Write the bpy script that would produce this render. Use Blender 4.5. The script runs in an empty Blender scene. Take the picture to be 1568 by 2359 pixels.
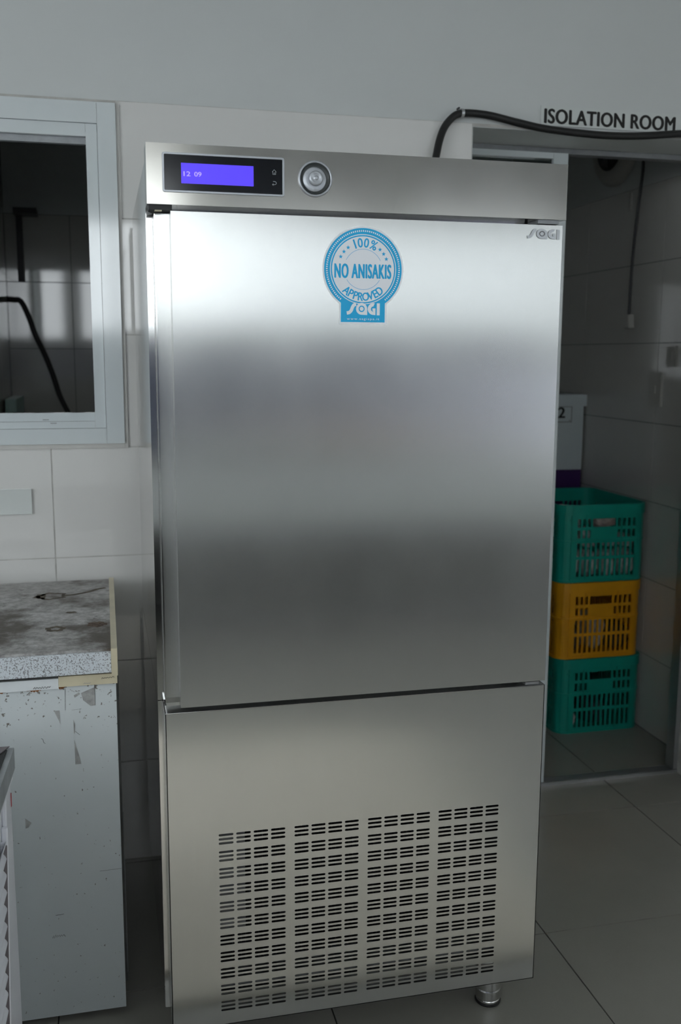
import bpy, bmesh, math, random
from mathutils import Vector, Matrix
random.seed(7)
PI = math.pi
scene = bpy.context.scene
COL = scene.collection

# ------------------------------------------------------------------ camera
YAW, PITCH, ROLL = 0.2351, -0.15793, 0.00504
CAM = Vector((-0.08309, -1.79927, 1.46318))
fw = Vector((math.sin(YAW) * math.cos(PITCH), math.cos(YAW) * math.cos(PITCH), math.sin(PITCH)))
r0 = Vector((math.cos(YAW), -math.sin(YAW), 0)); u0 = r0.cross(fw)
rt = r0 * math.cos(ROLL) + u0 * math.sin(ROLL); up = u0 * math.cos(ROLL) - r0 * math.sin(ROLL)
cd = bpy.data.cameras.new('camera'); co = bpy.data.objects.new('camera', cd); COL.objects.link(co)
co.matrix_world = Matrix(((rt.x, up.x, -fw.x, CAM.x), (rt.y, up.y, -fw.y, CAM.y), (rt.z, up.z, -fw.z, CAM.z), (0, 0, 0, 1)))
cd.sensor_fit = 'VERTICAL'; cd.sensor_height = 36.0; cd.lens = 2266.64 / 2359 * 36.0
cd.clip_start = 0.02
cd.dof.use_dof = True; cd.dof.focus_distance = 1.95; cd.dof.aperture_fstop = 4.5
scene.camera = co

# ------------------------------------------------------------------ daylight
w = bpy.data.worlds.new('overcast_sky'); scene.world = w; w.use_nodes = True
bg = w.node_tree.nodes['Background']
bg.inputs[0].default_value = (0.90, 0.96, 1.0, 1); bg.inputs[1].default_value = 4.2

def portal(name, loc, rot, sx, sy):
    l = bpy.data.lights.new(name, 'AREA'); l.shape = 'RECTANGLE'; l.size = sx; l.size_y = sy
    l.cycles.is_portal = True
    o = bpy.data.objects.new(name, l); COL.objects.link(o); o.location = loc; o.rotation_euler = rot

YF = -3.6            # wall behind the camera
XL, XR = -2.4, 2.7   # room sides
ZC = 2.8
LW = (-3.0, -0.7, 0.90, 2.40)                 # unseen opening added in the left wall to brighten the room: y0,y1,z0,z1
RW = (-3.2, -2.1, 0.90, 2.30)                 # unseen opening added in the right wall to light faces turned that way
FW = [(-1.95, -1.22), (-1.10, -0.45), (-0.33, 0.36), (0.50, 1.40), (1.55, 2.50)]   # openings behind the camera: x ranges
FZ = (1.60, 2.42, 2.20)          # sill, head of the left three, head of the right two
portal('daylight_portal_left', (XL - 0.16, (LW[0] + LW[1]) / 2, (LW[2] + LW[3]) / 2), (0, -PI / 2, 0), LW[3] - LW[2], LW[1] - LW[0])
portal('daylight_portal_right', (XR + 0.16, (RW[0] + RW[1]) / 2, (RW[2] + RW[3]) / 2), (0, PI / 2, 0), RW[3] - RW[2], RW[1] - RW[0])
for k, (a, b) in enumerate(FW):
    zt = FZ[1] if k < 3 else FZ[2]
    portal('daylight_portal_front', ((a + b) / 2, YF - 0.16, (FZ[0] + zt) / 2), (PI / 2, 0, PI), b - a, zt - FZ[0])
vs = scene.view_settings
vs.view_transform = 'Standard'; vs.look = 'None'; vs.gamma = 1.0; vs.exposure = 0.30; vs.use_curve_mapping = False

cy = scene.cycles
cy.max_bounces = 6; cy.diffuse_bounces = 4; cy.glossy_bounces = 4; cy.transmission_bounces = 4; cy.transparent_max_bounces = 6
cy.adaptive_threshold = 0.10; cy.adaptive_min_samples = 20; cy.sample_clamp_indirect = 6.0

# ------------------------------------------------------------------ helpers
def tag(o, label=None, cat=None, group=None, kind=None):
    if label: o['label'] = label
    if cat: o['category'] = cat
    if group: o['group'] = group
    if kind: o['kind'] = kind
    return o
def obj(name, bm, mats, parent=None, smooth=False, bevel=0.0, seg=1):
    if bevel:
        bmesh.ops.bevel(bm, geom=[e for e in bm.edges if len(e.link_faces) == 2 and e.calc_face_angle(0) > 0.6], offset=bevel, segments=seg, profile=0.5, affect='EDGES', clamp_overlap=True)
    me = bpy.data.meshes.new(name); bm.to_mesh(me); bm.free()
    for m in (mats if isinstance(mats, (list, tuple)) else [mats]): me.materials.append(m)
    if smooth: me.polygons.foreach_set('use_smooth', [True] * len(me.polygons))
    o = bpy.data.objects.new(name, me); COL.objects.link(o)
    if parent: o.parent = parent
    return o
def link(name, me, parent=None, loc=(0, 0, 0)):
    o = bpy.data.objects.new(name, me); COL.objects.link(o); o.location = loc
    if parent: o.parent = parent
    return o
def empty(name, loc=(0, 0, 0), rz=0.0):
    o = bpy.data.objects.new(name, None); COL.objects.link(o); o.location = loc; o.rotation_euler = (0, 0, rz)
    o.empty_display_size = 0.05
    return o
def box(bm, x0, x1, y0, y1, z0, z1, mi=0):
    v = [bm.verts.new(p) for p in ((x0, y0, z0), (x1, y0, z0), (x1, y1, z0), (x0, y1, z0), (x0, y0, z1), (x1, y0, z1), (x1, y1, z1), (x0, y1, z1))]
    for f in ((0, 3, 2, 1), (4, 5, 6, 7), (0, 1, 5, 4), (1, 2, 6, 5), (2, 3, 7, 6), (3, 0, 4, 7)):
        bm.faces.new([v[i] for i in f]).material_index = mi
    return bm
def B(*a): return box(bmesh.new(), *a)
def prism(bm, pts, axis, a, b, mi=0):
    """pts: 2D outline; extruded along axis from a to b. axis 'x': pts=(y,z); 'y': (x,z); 'z': (x,y)"""
    f = {'x': lambda p, t: (t, p[0], p[1]), 'y': lambda p, t: (p[0], t, p[1]), 'z': lambda p, t: (p[0], p[1], t)}[axis]
    n = len(pts); va = [bm.verts.new(f(p, a)) for p in pts]; vb = [bm.verts.new(f(p, b)) for p in pts]
    fs = [bm.faces.new(va), bm.faces.new(vb[::-1])]
    for i in range(n):
        j = (i + 1) % n; fs.append(bm.faces.new((va[j], va[i], vb[i], vb[j])))
    for q in fs: q.material_index = mi
    bmesh.ops.recalc_face_normals(bm, faces=fs)
    return bm
def tube(bm, pts, r, n=10, cap=True, mi=0):
    P = [Vector(p) for p in pts]; rings = []; prev = None
    for i, p in enumerate(P):
        t = (P[min(i + 1, len(P) - 1)] - P[max(i - 1, 0)]).normalized()
        if prev is None:
            a = t.orthogonal().normalized()
        else:
            a = (prev - t * prev.dot(t)).normalized()
        prev = a; b = t.cross(a)
        rr = r[i] if isinstance(r, (list, tuple)) else r
        rings.append([bm.verts.new(p + (a * math.cos(2 * PI * k / n) + b * math.sin(2 * PI * k / n)) * rr) for k in range(n)])
    for i in range(len(rings) - 1):
        for k in range(n):
            bm.faces.new((rings[i][k], rings[i][(k + 1) % n], rings[i + 1][(k + 1) % n], rings[i + 1][k])).material_index = mi
    if cap:
        bm.faces.new(rings[0][::-1]); bm.faces.new(rings[-1])
    return bm
def spline(pts, n=8):
    P = [Vector(p) for p in pts]; P = [P[0] * 2 - P[1]] + P + [P[-1] * 2 - P[-2]]; out = []
    for i in range(1, len(P) - 2):
        for k in range(n):
            t = k / n
            out.append(0.5 * ((2 * P[i]) + (P[i + 1] - P[i - 1]) * t + (2 * P[i - 1] - 5 * P[i] + 4 * P[i + 1] - P[i + 2]) * t * t + (3 * P[i] - P[i - 1] - 3 * P[i + 1] + P[i + 2]) * t ** 3))
    out.append(P[-2]); return out
def lathe(bm, prof, c, axis='z', n=32, mi=0, cap0=True, cap1=True):
    """prof: list of (r, h) ; revolve about axis through c"""
    rings = []
    for r, h in prof:
        ring = []
        for k in range(n):
            a = 2 * PI * k / n; u, v = r * math.cos(a), r * math.sin(a)
            p = {'z': (c[0] + u, c[1] + v, c[2] + h), 'y': (c[0] + u, c[1] + h, c[2] + v), 'x': (c[0] + h, c[1] + u, c[2] + v)}[axis]
            ring.append(bm.verts.new(p))
        rings.append(ring)
    fs = []
    for i in range(len(rings) - 1):
        for k in range(n):
            fs.append(bm.faces.new((rings[i][k], rings[i][(k + 1) % n], rings[i + 1][(k + 1) % n], rings[i + 1][k])))
    if cap0: fs.append(bm.faces.new(rings[0]))
    if cap1: fs.append(bm.faces.new(rings[-1]))
    for f in fs: f.material_index = mi
    bmesh.ops.recalc_face_normals(bm, faces=fs)
    return bm
def gridwall(bm, us, vs_, solid, t0, t1, plane='y', mi=0):
    """slab in the (u,v) plane between depth t0 and t1 with open cells"""
    f = {'y': lambda u, v, t: (u, t, v), 'x': lambda u, v, t: (t, u, v)}[plane]
    cache = {}
    def V(i, j, k):
        key = (i, j, k)
        if key not in cache: cache[key] = bm.verts.new(f(us[i], vs_[j], (t0, t1)[k]))
        return cache[key]
    nu, nv = len(us) - 1, len(vs_) - 1; fs = []
    S = lambda i, j: 0 <= i < nu and 0 <= j < nv and solid(i, j)
    for i in range(nu):
        for j in range(nv):
            if not S(i, j): continue
            for k in (0, 1): fs.append(bm.faces.new((V(i, j, k), V(i + 1, j, k), V(i + 1, j + 1, k), V(i, j + 1, k))))
            if not S(i - 1, j): fs.append(bm.faces.new((V(i, j, 0), V(i, j + 1, 0), V(i, j + 1, 1), V(i, j, 1))))
            if not S(i + 1, j): fs.append(bm.faces.new((V(i + 1, j, 0), V(i + 1, j + 1, 0), V(i + 1, j + 1, 1), V(i + 1, j, 1))))
            if not S(i, j - 1): fs.append(bm.faces.new((V(i, j, 0), V(i + 1, j, 0), V(i + 1, j, 1), V(i, j, 1))))
            if not S(i, j + 1): fs.append(bm.faces.new((V(i, j + 1, 0), V(i + 1, j + 1, 0), V(i + 1, j + 1, 1), V(i, j + 1, 1))))
    for q in fs: q.material_index = mi
    bmesh.ops.recalc_face_normals(bm, faces=fs)
    return bm

# ------------------------------------------------------------------ materials
def mat(name):
    m = bpy.data.materials.new(name); m.use_nodes = True
    return m, m.node_tree.nodes, m.node_tree.links, m.node_tree.nodes['Principled BSDF']
def noise(nd, lk, scale, stretch=(1, 1, 1), detail=4, rough=0.6, coord='Object', loc=(0, 0, 0)):
    tc = nd.new('ShaderNodeTexCoord'); mp = nd.new('ShaderNodeMapping'); mp.inputs['Scale'].default_value = stretch; mp.inputs['Location'].default_value = loc
    nz = nd.new('ShaderNodeTexNoise'); nz.inputs['Scale'].default_value = scale; nz.inputs['Detail'].default_value = detail; nz.inputs['Roughness'].default_value = rough
    lk.new(tc.outputs[coord], mp.inputs[0]); lk.new(mp.outputs[0], nz.inputs['Vector'])
    return nz.outputs['Fac']
def ramp(nd, lk, fac, stops):
    r = nd.new('ShaderNodeValToRGB'); e = r.color_ramp.elements
    while len(e) < len(stops): e.new(0.5)
    for q, (p, c) in zip(e, stops):
        q.position = p; q.color = (c, c, c, 1) if isinstance(c, (int, float)) else (*c, 1)
    lk.new(fac, r.inputs[0]); return r.outputs[0]
def mix(nd, lk, fac, a, b):
    m = nd.new('ShaderNodeMix'); m.data_type = 'RGBA'
    for s, v in ((m.inputs[0], fac), (m.inputs[6], a), (m.inputs[7], b)):
        if hasattr(v, 'node'): lk.new(v, s)
        elif isinstance(v, (int, float)): s.default_value = v
        else: s.default_value = (*v, 1)
    return m.outputs[2]
def bump(nd, lk, h, strength, dist=0.001):
    b = nd.new('ShaderNodeBump'); b.inputs['Strength'].default_value = strength; b.inputs['Distance'].default_value = dist
    lk.new(h, b.inputs['Height']); return b.outputs[0]
def plain(name, col, rough=0.5, metal=0.0, var=0.06, vs_=6.0, spec=0.5, coat=0.0):
    m, nd, lk, p = mat(name)
    f = noise(nd, lk, vs_, detail=3)
    c = ramp(nd, lk, f, [(0.3, tuple(x * (1 - var) for x in col)), (0.7, tuple(min(1, x * (1 + var)) for x in col))])
    lk.new(c, p.inputs['Base Color']); p.inputs['Roughness'].default_value = rough; p.inputs['Metallic'].default_value = metal
    p.inputs['Specular IOR Level'].default_value = spec; p.inputs['Coat Weight'].default_value = coat; p.inputs['Coat Roughness'].default_value = 0.08
    return m
def steel(name, grain, col=(0.595, 0.60, 0.585), rough=0.30, aniso=0.75, tang=(1, 0, 0), bstr=0.05, haze=0.0):
    m, nd, lk, p = mat(name)
    p.inputs['Metallic'].default_value = 1.0
    g = noise(nd, lk, 1.0, stretch=grain, detail=3, rough=0.7)
    c = ramp(nd, lk, g, [(0.25, tuple(x * 0.95 for x in col)), (0.75, tuple(min(1, x * 1.04) for x in col))])
    lk.new(c, p.inputs['Base Color'])
    sm = noise(nd, lk, 5.0, stretch=(1.0, 1, 0.6), detail=4, rough=0.55)
    lk.new(ramp(nd, lk, sm, [(0.35, rough * 0.9), (0.75, rough * 1.12)]), p.inputs['Roughness'])
    if aniso:
        p.inputs['Anisotropic'].default_value = aniso
        cb = nd.new('ShaderNodeCombineXYZ')
        for i in range(3): cb.inputs[i].default_value = tang[i]
        lk.new(cb.outputs[0], p.inputs['Tangent'])
    nrm = bump(nd, lk, g, bstr, 0.0003); lk.new(nrm, p.inputs['Normal'])
    if haze:      # broad lobe of the worn, wiped surface
        q = nd.new('ShaderNodeBsdfPrincipled'); q.inputs['Metallic'].default_value = 1.0; q.inputs['Roughness'].default_value = 0.62
        lk.new(c, q.inputs['Base Color']); lk.new(nrm, q.inputs['Normal'])
        ms = nd.new('ShaderNodeMixShader'); ms.inputs[0].default_value = haze
        lk.new(p.outputs[0], ms.inputs[1]); lk.new(q.outputs[0], ms.inputs[2]); lk.new(ms.outputs[0], nd['Material Output'].inputs[0])
    return m

M_steel_v = steel('brushed_steel_vertical_grain', (900, 900, 5), rough=0.23, aniso=0.88, tang=(1, 0, 0), haze=0.18)
M_steel_h = steel('brushed_steel_horizontal_grain', (5, 900, 900), col=(0.50, 0.485, 0.45), rough=0.17, aniso=0.4, tang=(0, 0, 1), haze=0.04)
M_steel_side = steel('polished_steel_sheet', (300, 300, 4), col=(0.62, 0.62, 0.61), rough=0.10, aniso=0.0, bstr=0.02)
M_chrome = steel('bright_turned_steel', (40, 40, 400), col=(0.66, 0.66, 0.65), rough=0.2, aniso=0.0, bstr=0.02)
M_alu_grey = plain('satin_aluminium', (0.55, 0.56, 0.57), rough=0.32, metal=0.9, var=0.03)
M_white_alu = plain('white_coated_aluminium', (0.66, 0.71, 0.72), rough=0.10, var=0.02, spec=0.9, coat=1.0)
M_black_gloss = plain('black_display_glass', (0.010, 0.011, 0.014), rough=0.12, var=0.1)
M_black = plain('black_plastic', (0.012, 0.012, 0.013), rough=0.5)
M_black_rubber = plain('black_rubber', (0.010, 0.010, 0.010), rough=0.42)
M_dark = plain('dark_fins', (0.006, 0.006, 0.011), rough=0.5, var=0.4, vs_=80)
M_zinc = plain('galvanised_bracket', (0.30, 0.31, 0.32), rough=0.45, metal=0.6, var=0.12, vs_=30)
M_silver_trim = plain('silver_plastic_trim', (0.48, 0.50, 0.53), rough=0.3, metal=0.5, var=0.02)
M_knob_dark = plain('dark_knob_well', (0.045, 0.05, 0.05), rough=0.35)
M_icon = plain('pale_print', (0.42, 0.46, 0.48), rough=0.5)
M_stick_w = plain('sticker_white', (0.88, 0.91, 0.95), rough=0.35, var=0.02)
M_stick_b = plain('sticker_blue', (0.006, 0.43, 0.80), rough=0.35, var=0.02)
M_badge = plain('brushed_badge', (0.45, 0.46, 0.47), rough=0.25, metal=1.0, var=0.05)
M_badge_edge = plain('badge_outline', (0.16, 0.165, 0.17), rough=0.4, metal=0.6)
M_paint = plain('grey_white_wall_paint', (0.63, 0.65, 0.64), rough=0.55, var=0.025, vs_=2.0)
M_paint_dim = plain('ceiling_paint', (0.70, 0.71, 0.70), rough=0.7, var=0.02, vs_=2.0)
M_tile = plain('glossy_white_wall_tile', (0.74, 0.73, 0.705), rough=0.05, var=0.02, vs_=1.5, spec=0.9)
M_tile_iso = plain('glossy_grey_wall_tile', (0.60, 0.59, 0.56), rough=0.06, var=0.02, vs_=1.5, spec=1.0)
M_grout = plain('wall_grout', (0.52, 0.51, 0.48), rough=0.8, var=0.15, vs_=20)
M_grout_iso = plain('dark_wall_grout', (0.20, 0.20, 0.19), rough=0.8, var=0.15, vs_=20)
M_groutf = plain('floor_grout', (0.05, 0.05, 0.045), rough=0.9, var=0.2, vs_=20)
M_crate_g = plain('teal_green_plastic', (0.004, 0.30, 0.23), rough=0.35, var=0.08, vs_=8)
M_crate_y = plain('amber_yellow_plastic', (0.72, 0.33, 0.008), rough=0.38, var=0.08, vs_=8)
M_pack = plain('crumpled_white_film', (0.62, 0.60, 0.58), rough=0.25, var=0.3, vs_=25)
M_pack_b = plain('pinkish_brown_film', (0.42, 0.34, 0.30), rough=0.3, var=0.3, vs_=25)
M_pack_d = plain('dark_film', (0.06, 0.06, 0.07), rough=0.25, var=0.4, vs_=25)
M_bin_w = plain('white_bin_plastic', (0.66, 0.72, 0.74), rough=0.4, var=0.03)
M_bin_p = plain('deep_purple_plastic', (0.055, 0.016, 0.11), rough=0.35)
M_mint = plain('mint_painted_metal', (0.45, 0.66, 0.60), rough=0.35, var=0.03)
M_ink = plain('black_ink', (0.010, 0.009, 0.008), rough=0.6)
M_marker = plain('faded_marker_ink', (0.02, 0.022, 0.022), rough=0.7)
M_cream = plain('yellowed_cream_plastic', (0.60, 0.54, 0.38), rough=0.4, var=0.08, vs_=15)
M_strip_w = plain('white_plastic_strip', (0.72, 0.75, 0.76), rough=0.35, var=0.04, vs_=15)
M_tape = plain('grey_tape_residue', (0.33, 0.33, 0.32), rough=0.8, var=0.25, vs_=60)
M_rust = plain('rust', (0.22, 0.075, 0.015), rough=0.9, var=0.5, vs_=90)
M_stain = plain('dried_brown_stain', (0.095, 0.075, 0.052), rough=0.7, var=0.6, vs_=60)
M_rust_d = plain('dark_rust_pits', (0.12, 0.085, 0.065), rough=0.9, var=0.7, vs_=150)
M_bead = plain('off_white_sealant', (0.60, 0.59, 0.56), rough=0.6)
M_red = plain('red_marker', (0.45, 0.04, 0.05), rough=0.6)
M_gap = plain('dark_rubber_gasket', (0.05, 0.05, 0.048), rough=0.7, var=0.3, vs_=60)
M_shade_film = plain('mauve_grey_gap_shade_and_film', (0.17, 0.15, 0.16), rough=0.6)  # torn film, and the shade painted into the cooler's side gap
M_side_dark = plain('dark_grey_side_panel', (0.09, 0.09, 0.085), rough=0.6, var=0.3, vs_=10)  # mottled grey, darker than the front enamel
M_cool_w = plain('white_moulded_plastic', (0.84, 0.85, 0.90), rough=0.3, var=0.03)
M_cool_g = plain('grey_worn_rim', (0.30, 0.32, 0.33), rough=0.4, var=0.25, vs_=14)
M_cool_k = plain('black_glass_top', (0.010, 0.012, 0.013), rough=0.35, var=0.3, vs_=10, spec=0.25)
M_switch = plain('ivory_switch_plastic', (0.46, 0.45, 0.42), rough=0.35, var=0.03)
M_clear = plain('clear_pale_plastic', (0.68, 0.71, 0.69), rough=0.08, var=0.02)
M_ext = plain('yard_and_dimming_wall_render', (0.47, 0.48, 0.49), rough=0.9, var=0.08, vs_=1.0)
M_refl_blue = plain('slate_blue_reflection_paint', (0.11, 0.12, 0.175), rough=0.4, var=0.04)
M_peach = plain('peach_plastic', (0.70, 0.48, 0.36), rough=0.4)
M_lav = plain('lavender_plastic', (0.50, 0.50, 0.68), rough=0.4)
M_reflector = plain('beige_floor_reflector', (0.84, 0.77, 0.66), rough=0.7)
M_refl_dark = plain('dark_reflection_board', (0.10, 0.105, 0.11), rough=0.35, var=0.1)
M_pipe = plain('grey_pipe', (0.05, 0.05, 0.055), rough=0.5)

# floor tile: slightly mottled polished porcelain
M_floor, nd, lk, p = mat('polished_porcelain_floor')
f1 = noise(nd, lk, 3.0, detail=6); f2 = noise(nd, lk, 160.0, detail=2)
c = ramp(nd, lk, f1, [(0.3, (0.265, 0.258, 0.228)), (0.7, (0.305, 0.297, 0.263))])
c = mix(nd, lk, ramp(nd, lk, f2, [(0.35, 0.0), (0.75, 0.12)]), c, (0.20, 0.20, 0.18))
lk.new(c, p.inputs['Base Color']); p.inputs['Roughness'].default_value = 0.28

# freezer body: chipped white enamel
M_frz, nd, lk, p = mat('chipped_white_enamel')
f1 = noise(nd, lk, 2.5, detail=5); c = ramp(nd, lk, f1, [(0.3, (0.56, 0.60, 0.605)), (0.75, (0.62, 0.655, 0.66))])
f2 = noise(nd, lk, 95.0, detail=3); f3 = noise(nd, lk, 6.0, detail=3, loc=(3, 1, 7))
tc = nd.new('ShaderNodeTexCoord'); sp = nd.new('ShaderNodeSeparateXYZ'); lk.new(tc.outputs['Object'], sp.inputs[0])
hz = nd.new('ShaderNodeMapRange'); hz.inputs[1].default_value = 0.66; hz.inputs[2].default_value = 0.80; hz.inputs[3].default_value = 0.0; hz.inputs[4].default_value = 0.105
lk.new(sp.outputs[2], hz.inputs[0])
ad = nd.new('ShaderNodeMath'); ad.operation = 'ADD'; lk.new(f2, ad.inputs[0]); lk.new(hz.outputs[0], ad.inputs[1])
ad2 = nd.new('ShaderNodeMath'); ad2.operation = 'MULTIPLY_ADD'; lk.new(f3, ad2.inputs[0]); ad2.inputs[1].default_value = 0.12; lk.new(ad.outputs[0], ad2.inputs[2])
spots = ramp(nd, lk, ad2.outputs[0], [(0.735, 0.0), (0.775, 1.0)])
c = mix(nd, lk, spots, c, (0.17, 0.155, 0.14))
lk.new(c, p.inputs['Base Color']); p.inputs['Roughness'].default_value = 0.35

# lid top: scuffed, stained
M_lid, nd, lk, p = mat('stained_scuffed_lid')
f1 = noise(nd, lk, 4.2, stretch=(1.2, 1.0, 1), detail=8, rough=0.62, loc=(0.9, 0.15, 0)); f2 = noise(nd, lk, 60.0, stretch=(0.8, 0.8, 1), detail=8, rough=0.75); f3 = noise(nd, lk, 14.0, detail=8, rough=0.7, loc=(5, 2, 0)); f4 = noise(nd, lk, 2.2, detail=3, loc=(2, 7, 0))
c = ramp(nd, lk, f2, [(0.30, (0.10, 0.095, 0.088)), (0.46, (0.30, 0.29, 0.28)), (0.56, (0.44, 0.435, 0.425)), (0.70, (0.62, 0.62, 0.61))])
c = mix(nd, lk, ramp(nd, lk, f4, [(0.40, 0.0), (0.62, 0.55)]), c, (0.20, 0.185, 0.165))
c = mix(nd, lk, ramp(nd, lk, f1, [(0.50, 0.0), (0.60, 0.88)]), c, (0.060, 0.044, 0.027))
c = mix(nd, lk, ramp(nd, lk, f3, [(0.60, 0.0), (0.65, 0.8)]), c, (0.05, 0.034, 0.022))
lk.new(c, p.inputs['Base Color']); lk.new(ramp(nd, lk, f1, [(0.4, 0.32), (0.7, 0.6)]), p.inputs['Roughness'])
lk.new(bump(nd, lk, f2, 0.25, 0.002), p.inputs['Normal'])
M_liddge, nd, lk, p = mat('speckled_lid_edge')
f2 = noise(nd, lk, 380.0, stretch=(1, 1, 0.8), detail=5, rough=0.65); f1 = noise(nd, lk, 5.0, stretch=(1, 1, .2), detail=2)
ad = nd.new('ShaderNodeMath'); ad.operation = 'MULTIPLY_ADD'; lk.new(f1, ad.inputs[0]); ad.inputs[1].default_value = 0.25; lk.new(f2, ad.inputs[2])
c = ramp(nd, lk, ad.outputs[0], [(0.655, (0.62, 0.66, 0.69)), (0.72, (0.20, 0.195, 0.20))])
lk.new(c, p.inputs['Base Color']); p.inputs['Roughness'].default_value = 0.4

# LCD: it gives off its own light
M_lcd, nd, lk, p = mat('lit_violet_lcd')
p.inputs['Base Color'].default_value = (0.05, 0.03, 0.4, 1); p.inputs['Roughness'].default_value = 0.3
p.inputs['Emission Color'].default_value = (0.080, 0.038, 0.86, 1); p.inputs['Emission Strength'].default_value = 0.72
M_lcdt, nd, lk, p = mat('lit_lcd_digits')
p.inputs['Base Color'].default_value = (0.3, 0.25, 0.6, 1)
p.inputs['Emission Color'].default_value = (0.34, 0.26, 0.95, 1); p.inputs['Emission Strength'].default_value = 0.85

# window glass: clear with a Fresnel reflection
M_glass = bpy.data.materials.new('clear_window_glass'); M_glass.use_nodes = True
nd, lk = M_glass.node_tree.nodes, M_glass.node_tree.links
for n in list(nd): nd.remove(n)
out = nd.new('ShaderNodeOutputMaterial'); mx = nd.new('ShaderNodeMixShader'); tr = nd.new('ShaderNodeBsdfTransparent'); gl = nd.new('ShaderNodeBsdfGlossy'); fr = nd.new('ShaderNodeFresnel')
tr.inputs[0].default_value = (0.86, 0.90, 0.89, 1); gl.inputs['Roughness'].default_value = 0.0; fr.inputs[0].default_value = 1.5
lk.new(fr.outputs[0], mx.inputs[0]); lk.new(tr.outputs[0], mx.inputs[1]); lk.new(gl.outputs[0], mx.inputs[2]); lk.new(mx.outputs[0], out.inputs[0])

# ------------------------------------------------------------------ lettering (flat outlines as mesh)
def text_geo(s, height, width=None, bold=0.0, spacing=1.0):
    """returns (verts2d, faces) with the cap height scaled to height, width to width, origin at left baseline"""
    cu = bpy.data.curves.new('t', 'FONT'); cu.body = s; cu.size = 1.0; cu.space_character = spacing; cu.resolution_u = 4
    o = bpy.data.objects.new('t', cu); COL.objects.link(o)
    dg = bpy.context.evaluated_depsgraph_get(); dg.update()
    me = bpy.data.meshes.new_from_object(o.evaluated_get(dg))
    V = [v.co.copy() for v in me.vertices]; F = [tuple(q.vertices) for q in me.polygons]
    bpy.data.objects.remove(o); bpy.data.curves.remove(cu); bpy.data.meshes.remove(me)
    x0 = min(v.x for v in V); x1 = max(v.x for v in V); y0 = min(v.y for v in V); y1 = max(v.y for v in V)
    k = height / (y1 - y0); kx = k if width is None else width / (x1 - x0)
    P = [((v.x - x0) * kx, (v.y - y0) * k) for v in V]
    if bold:
        b = bold * height; n = len(P); Q, G = [], []
        for c_, (ox, oy) in enumerate(((-b, 0), (b, 0), (0, b * 0.5), (0, -b * 0.5), (-b * 0.5, b * 0.3), (b * 0.5, -b * 0.3))):
            Q += [(x + ox, y + oy, 0.00004 * c_) for x, y in P]; G += [tuple(i + c_ * n for i in q) for q in F]
        P, F = Q, G
    return P, F, (x1 - x0) * kx
def put(bm, V, F, f, mi=0):
    vv = []
    for p in V:      # bold strokes are layered a hair apart
        q = f(p[0], p[1]); vv.append(bm.verts.new((q[0], q[1] - (p[2] if len(p) > 2 else 0.0), q[2])))
    for q in F:
        try:
            fc = bm.faces.new([vv[i] for i in q]); fc.material_index = mi
        except ValueError: pass

# ================================================================== SETTING
YB = 0.96
def struct(name, bm, m, parent=None, **k):
    o = obj(name, bm, m, parent, **k)
    if parent is None: o['kind'] = 'structure'
    return o

# floor: slab of grout with proud tiles
fl = struct('floor', box(box(bmesh.new(), XL, XR, YF, YB + 0.19, -0.05, -0.004), -0.7, 2.1, YB + 0.19, 3.2, -0.05, -0.004), M_groutf)
g = 0.0018
def floor_tiles(xs, ys):
    for x0, x1 in zip(xs, xs[1:]):
        for y0, y1 in zip(ys, ys[1:]):
            key = (round(x1 - x0, 4), round(y1 - y0, 4))
            if key not in TM:
                o = obj('tile', B(g - 0, key[0] - g, g, key[1] - g, -0.012, 0.0), M_floor, fl, bevel=0.0008); TM[key] = o.data
                o.location = (x0, y0, 0)
            else: link('tile', TM[key], fl, (x0, y0, 0))
TM = {}
xs_f = [XL] + [0.375 + 0.6 * k for k in range(-4, 4)] + [XR]
floor_tiles(xs_f, [YF] + [0.339 + 0.6 * k for k in range(-6, 2)] + [1.15])
floor_tiles([-0.5, -0.225, 0.375, 0.975, 1.575, 1.962], [1.19, 1.79, 2.39, 3.05])

def wall_tiles(parent, plane, const, us, vs_, m, holes=(), t=0.008, gap=0.0017, facing=-1):
    """tiles on a wall: plane 'y' (u=x) or 'x' (u=y); const: wall face; facing: side the tiles stick out to"""
    for u0, u1 in zip(us, us[1:]):
        for v0, v1 in zip(vs_, vs_[1:]):
            rects = [(u0 + gap, u1 - gap, v0 + gap, v1 - gap)]
            for (a, b, c_, d) in holes:
                nr = []
                for (p0, p1, q0, q1) in rects:
                    if p1 <= a or p0 >= b or q1 <= c_ or q0 >= d: nr.append((p0, p1, q0, q1)); continue
                    if p0 < a: nr.append((p0, a, q0, q1))
                    if p1 > b: nr.append((b, p1, q0, q1))
                    if q0 < c_: nr.append((max(p0, a), min(p1, b), q0, c_))
                    if q1 > d: nr.append((max(p0, a), min(p1, b), d, q1))
                rects = nr
            for (p0, p1, q0, q1) in rects:
                if p1 - p0 < 0.012 or q1 - q0 < 0.012: continue
                key = (plane, round(p1 - p0, 4), round(q1 - q0, 4), m.name, facing)
                a_, b_ = (const, const + facing * t) if facing > 0 else (const + facing * t, const)
                loc = (p0, a_, q0) if plane == 'y' else (a_, p0, q0)
                if key not in WT:
                    bm = B(0, p1 - p0, 0, t, 0, q1 - q0) if plane == 'y' else B(0, t, 0, p1 - p0, 0, q1 - q0)
                    o = obj('tile', bm, m, parent, bevel=0.0012); WT[key] = o.data; o.location = loc
                else: link('tile', WT[key], parent, loc)
WT = {}
ROWS = [0.303 * k for k in range(7)] + [2.115]
WIN = (-1.15, -0.030, 1.222, 2.107)     # window opening in the back wall
DOOR = (0.957, 1.862, 0.0, 2.107)       # doorway
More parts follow.
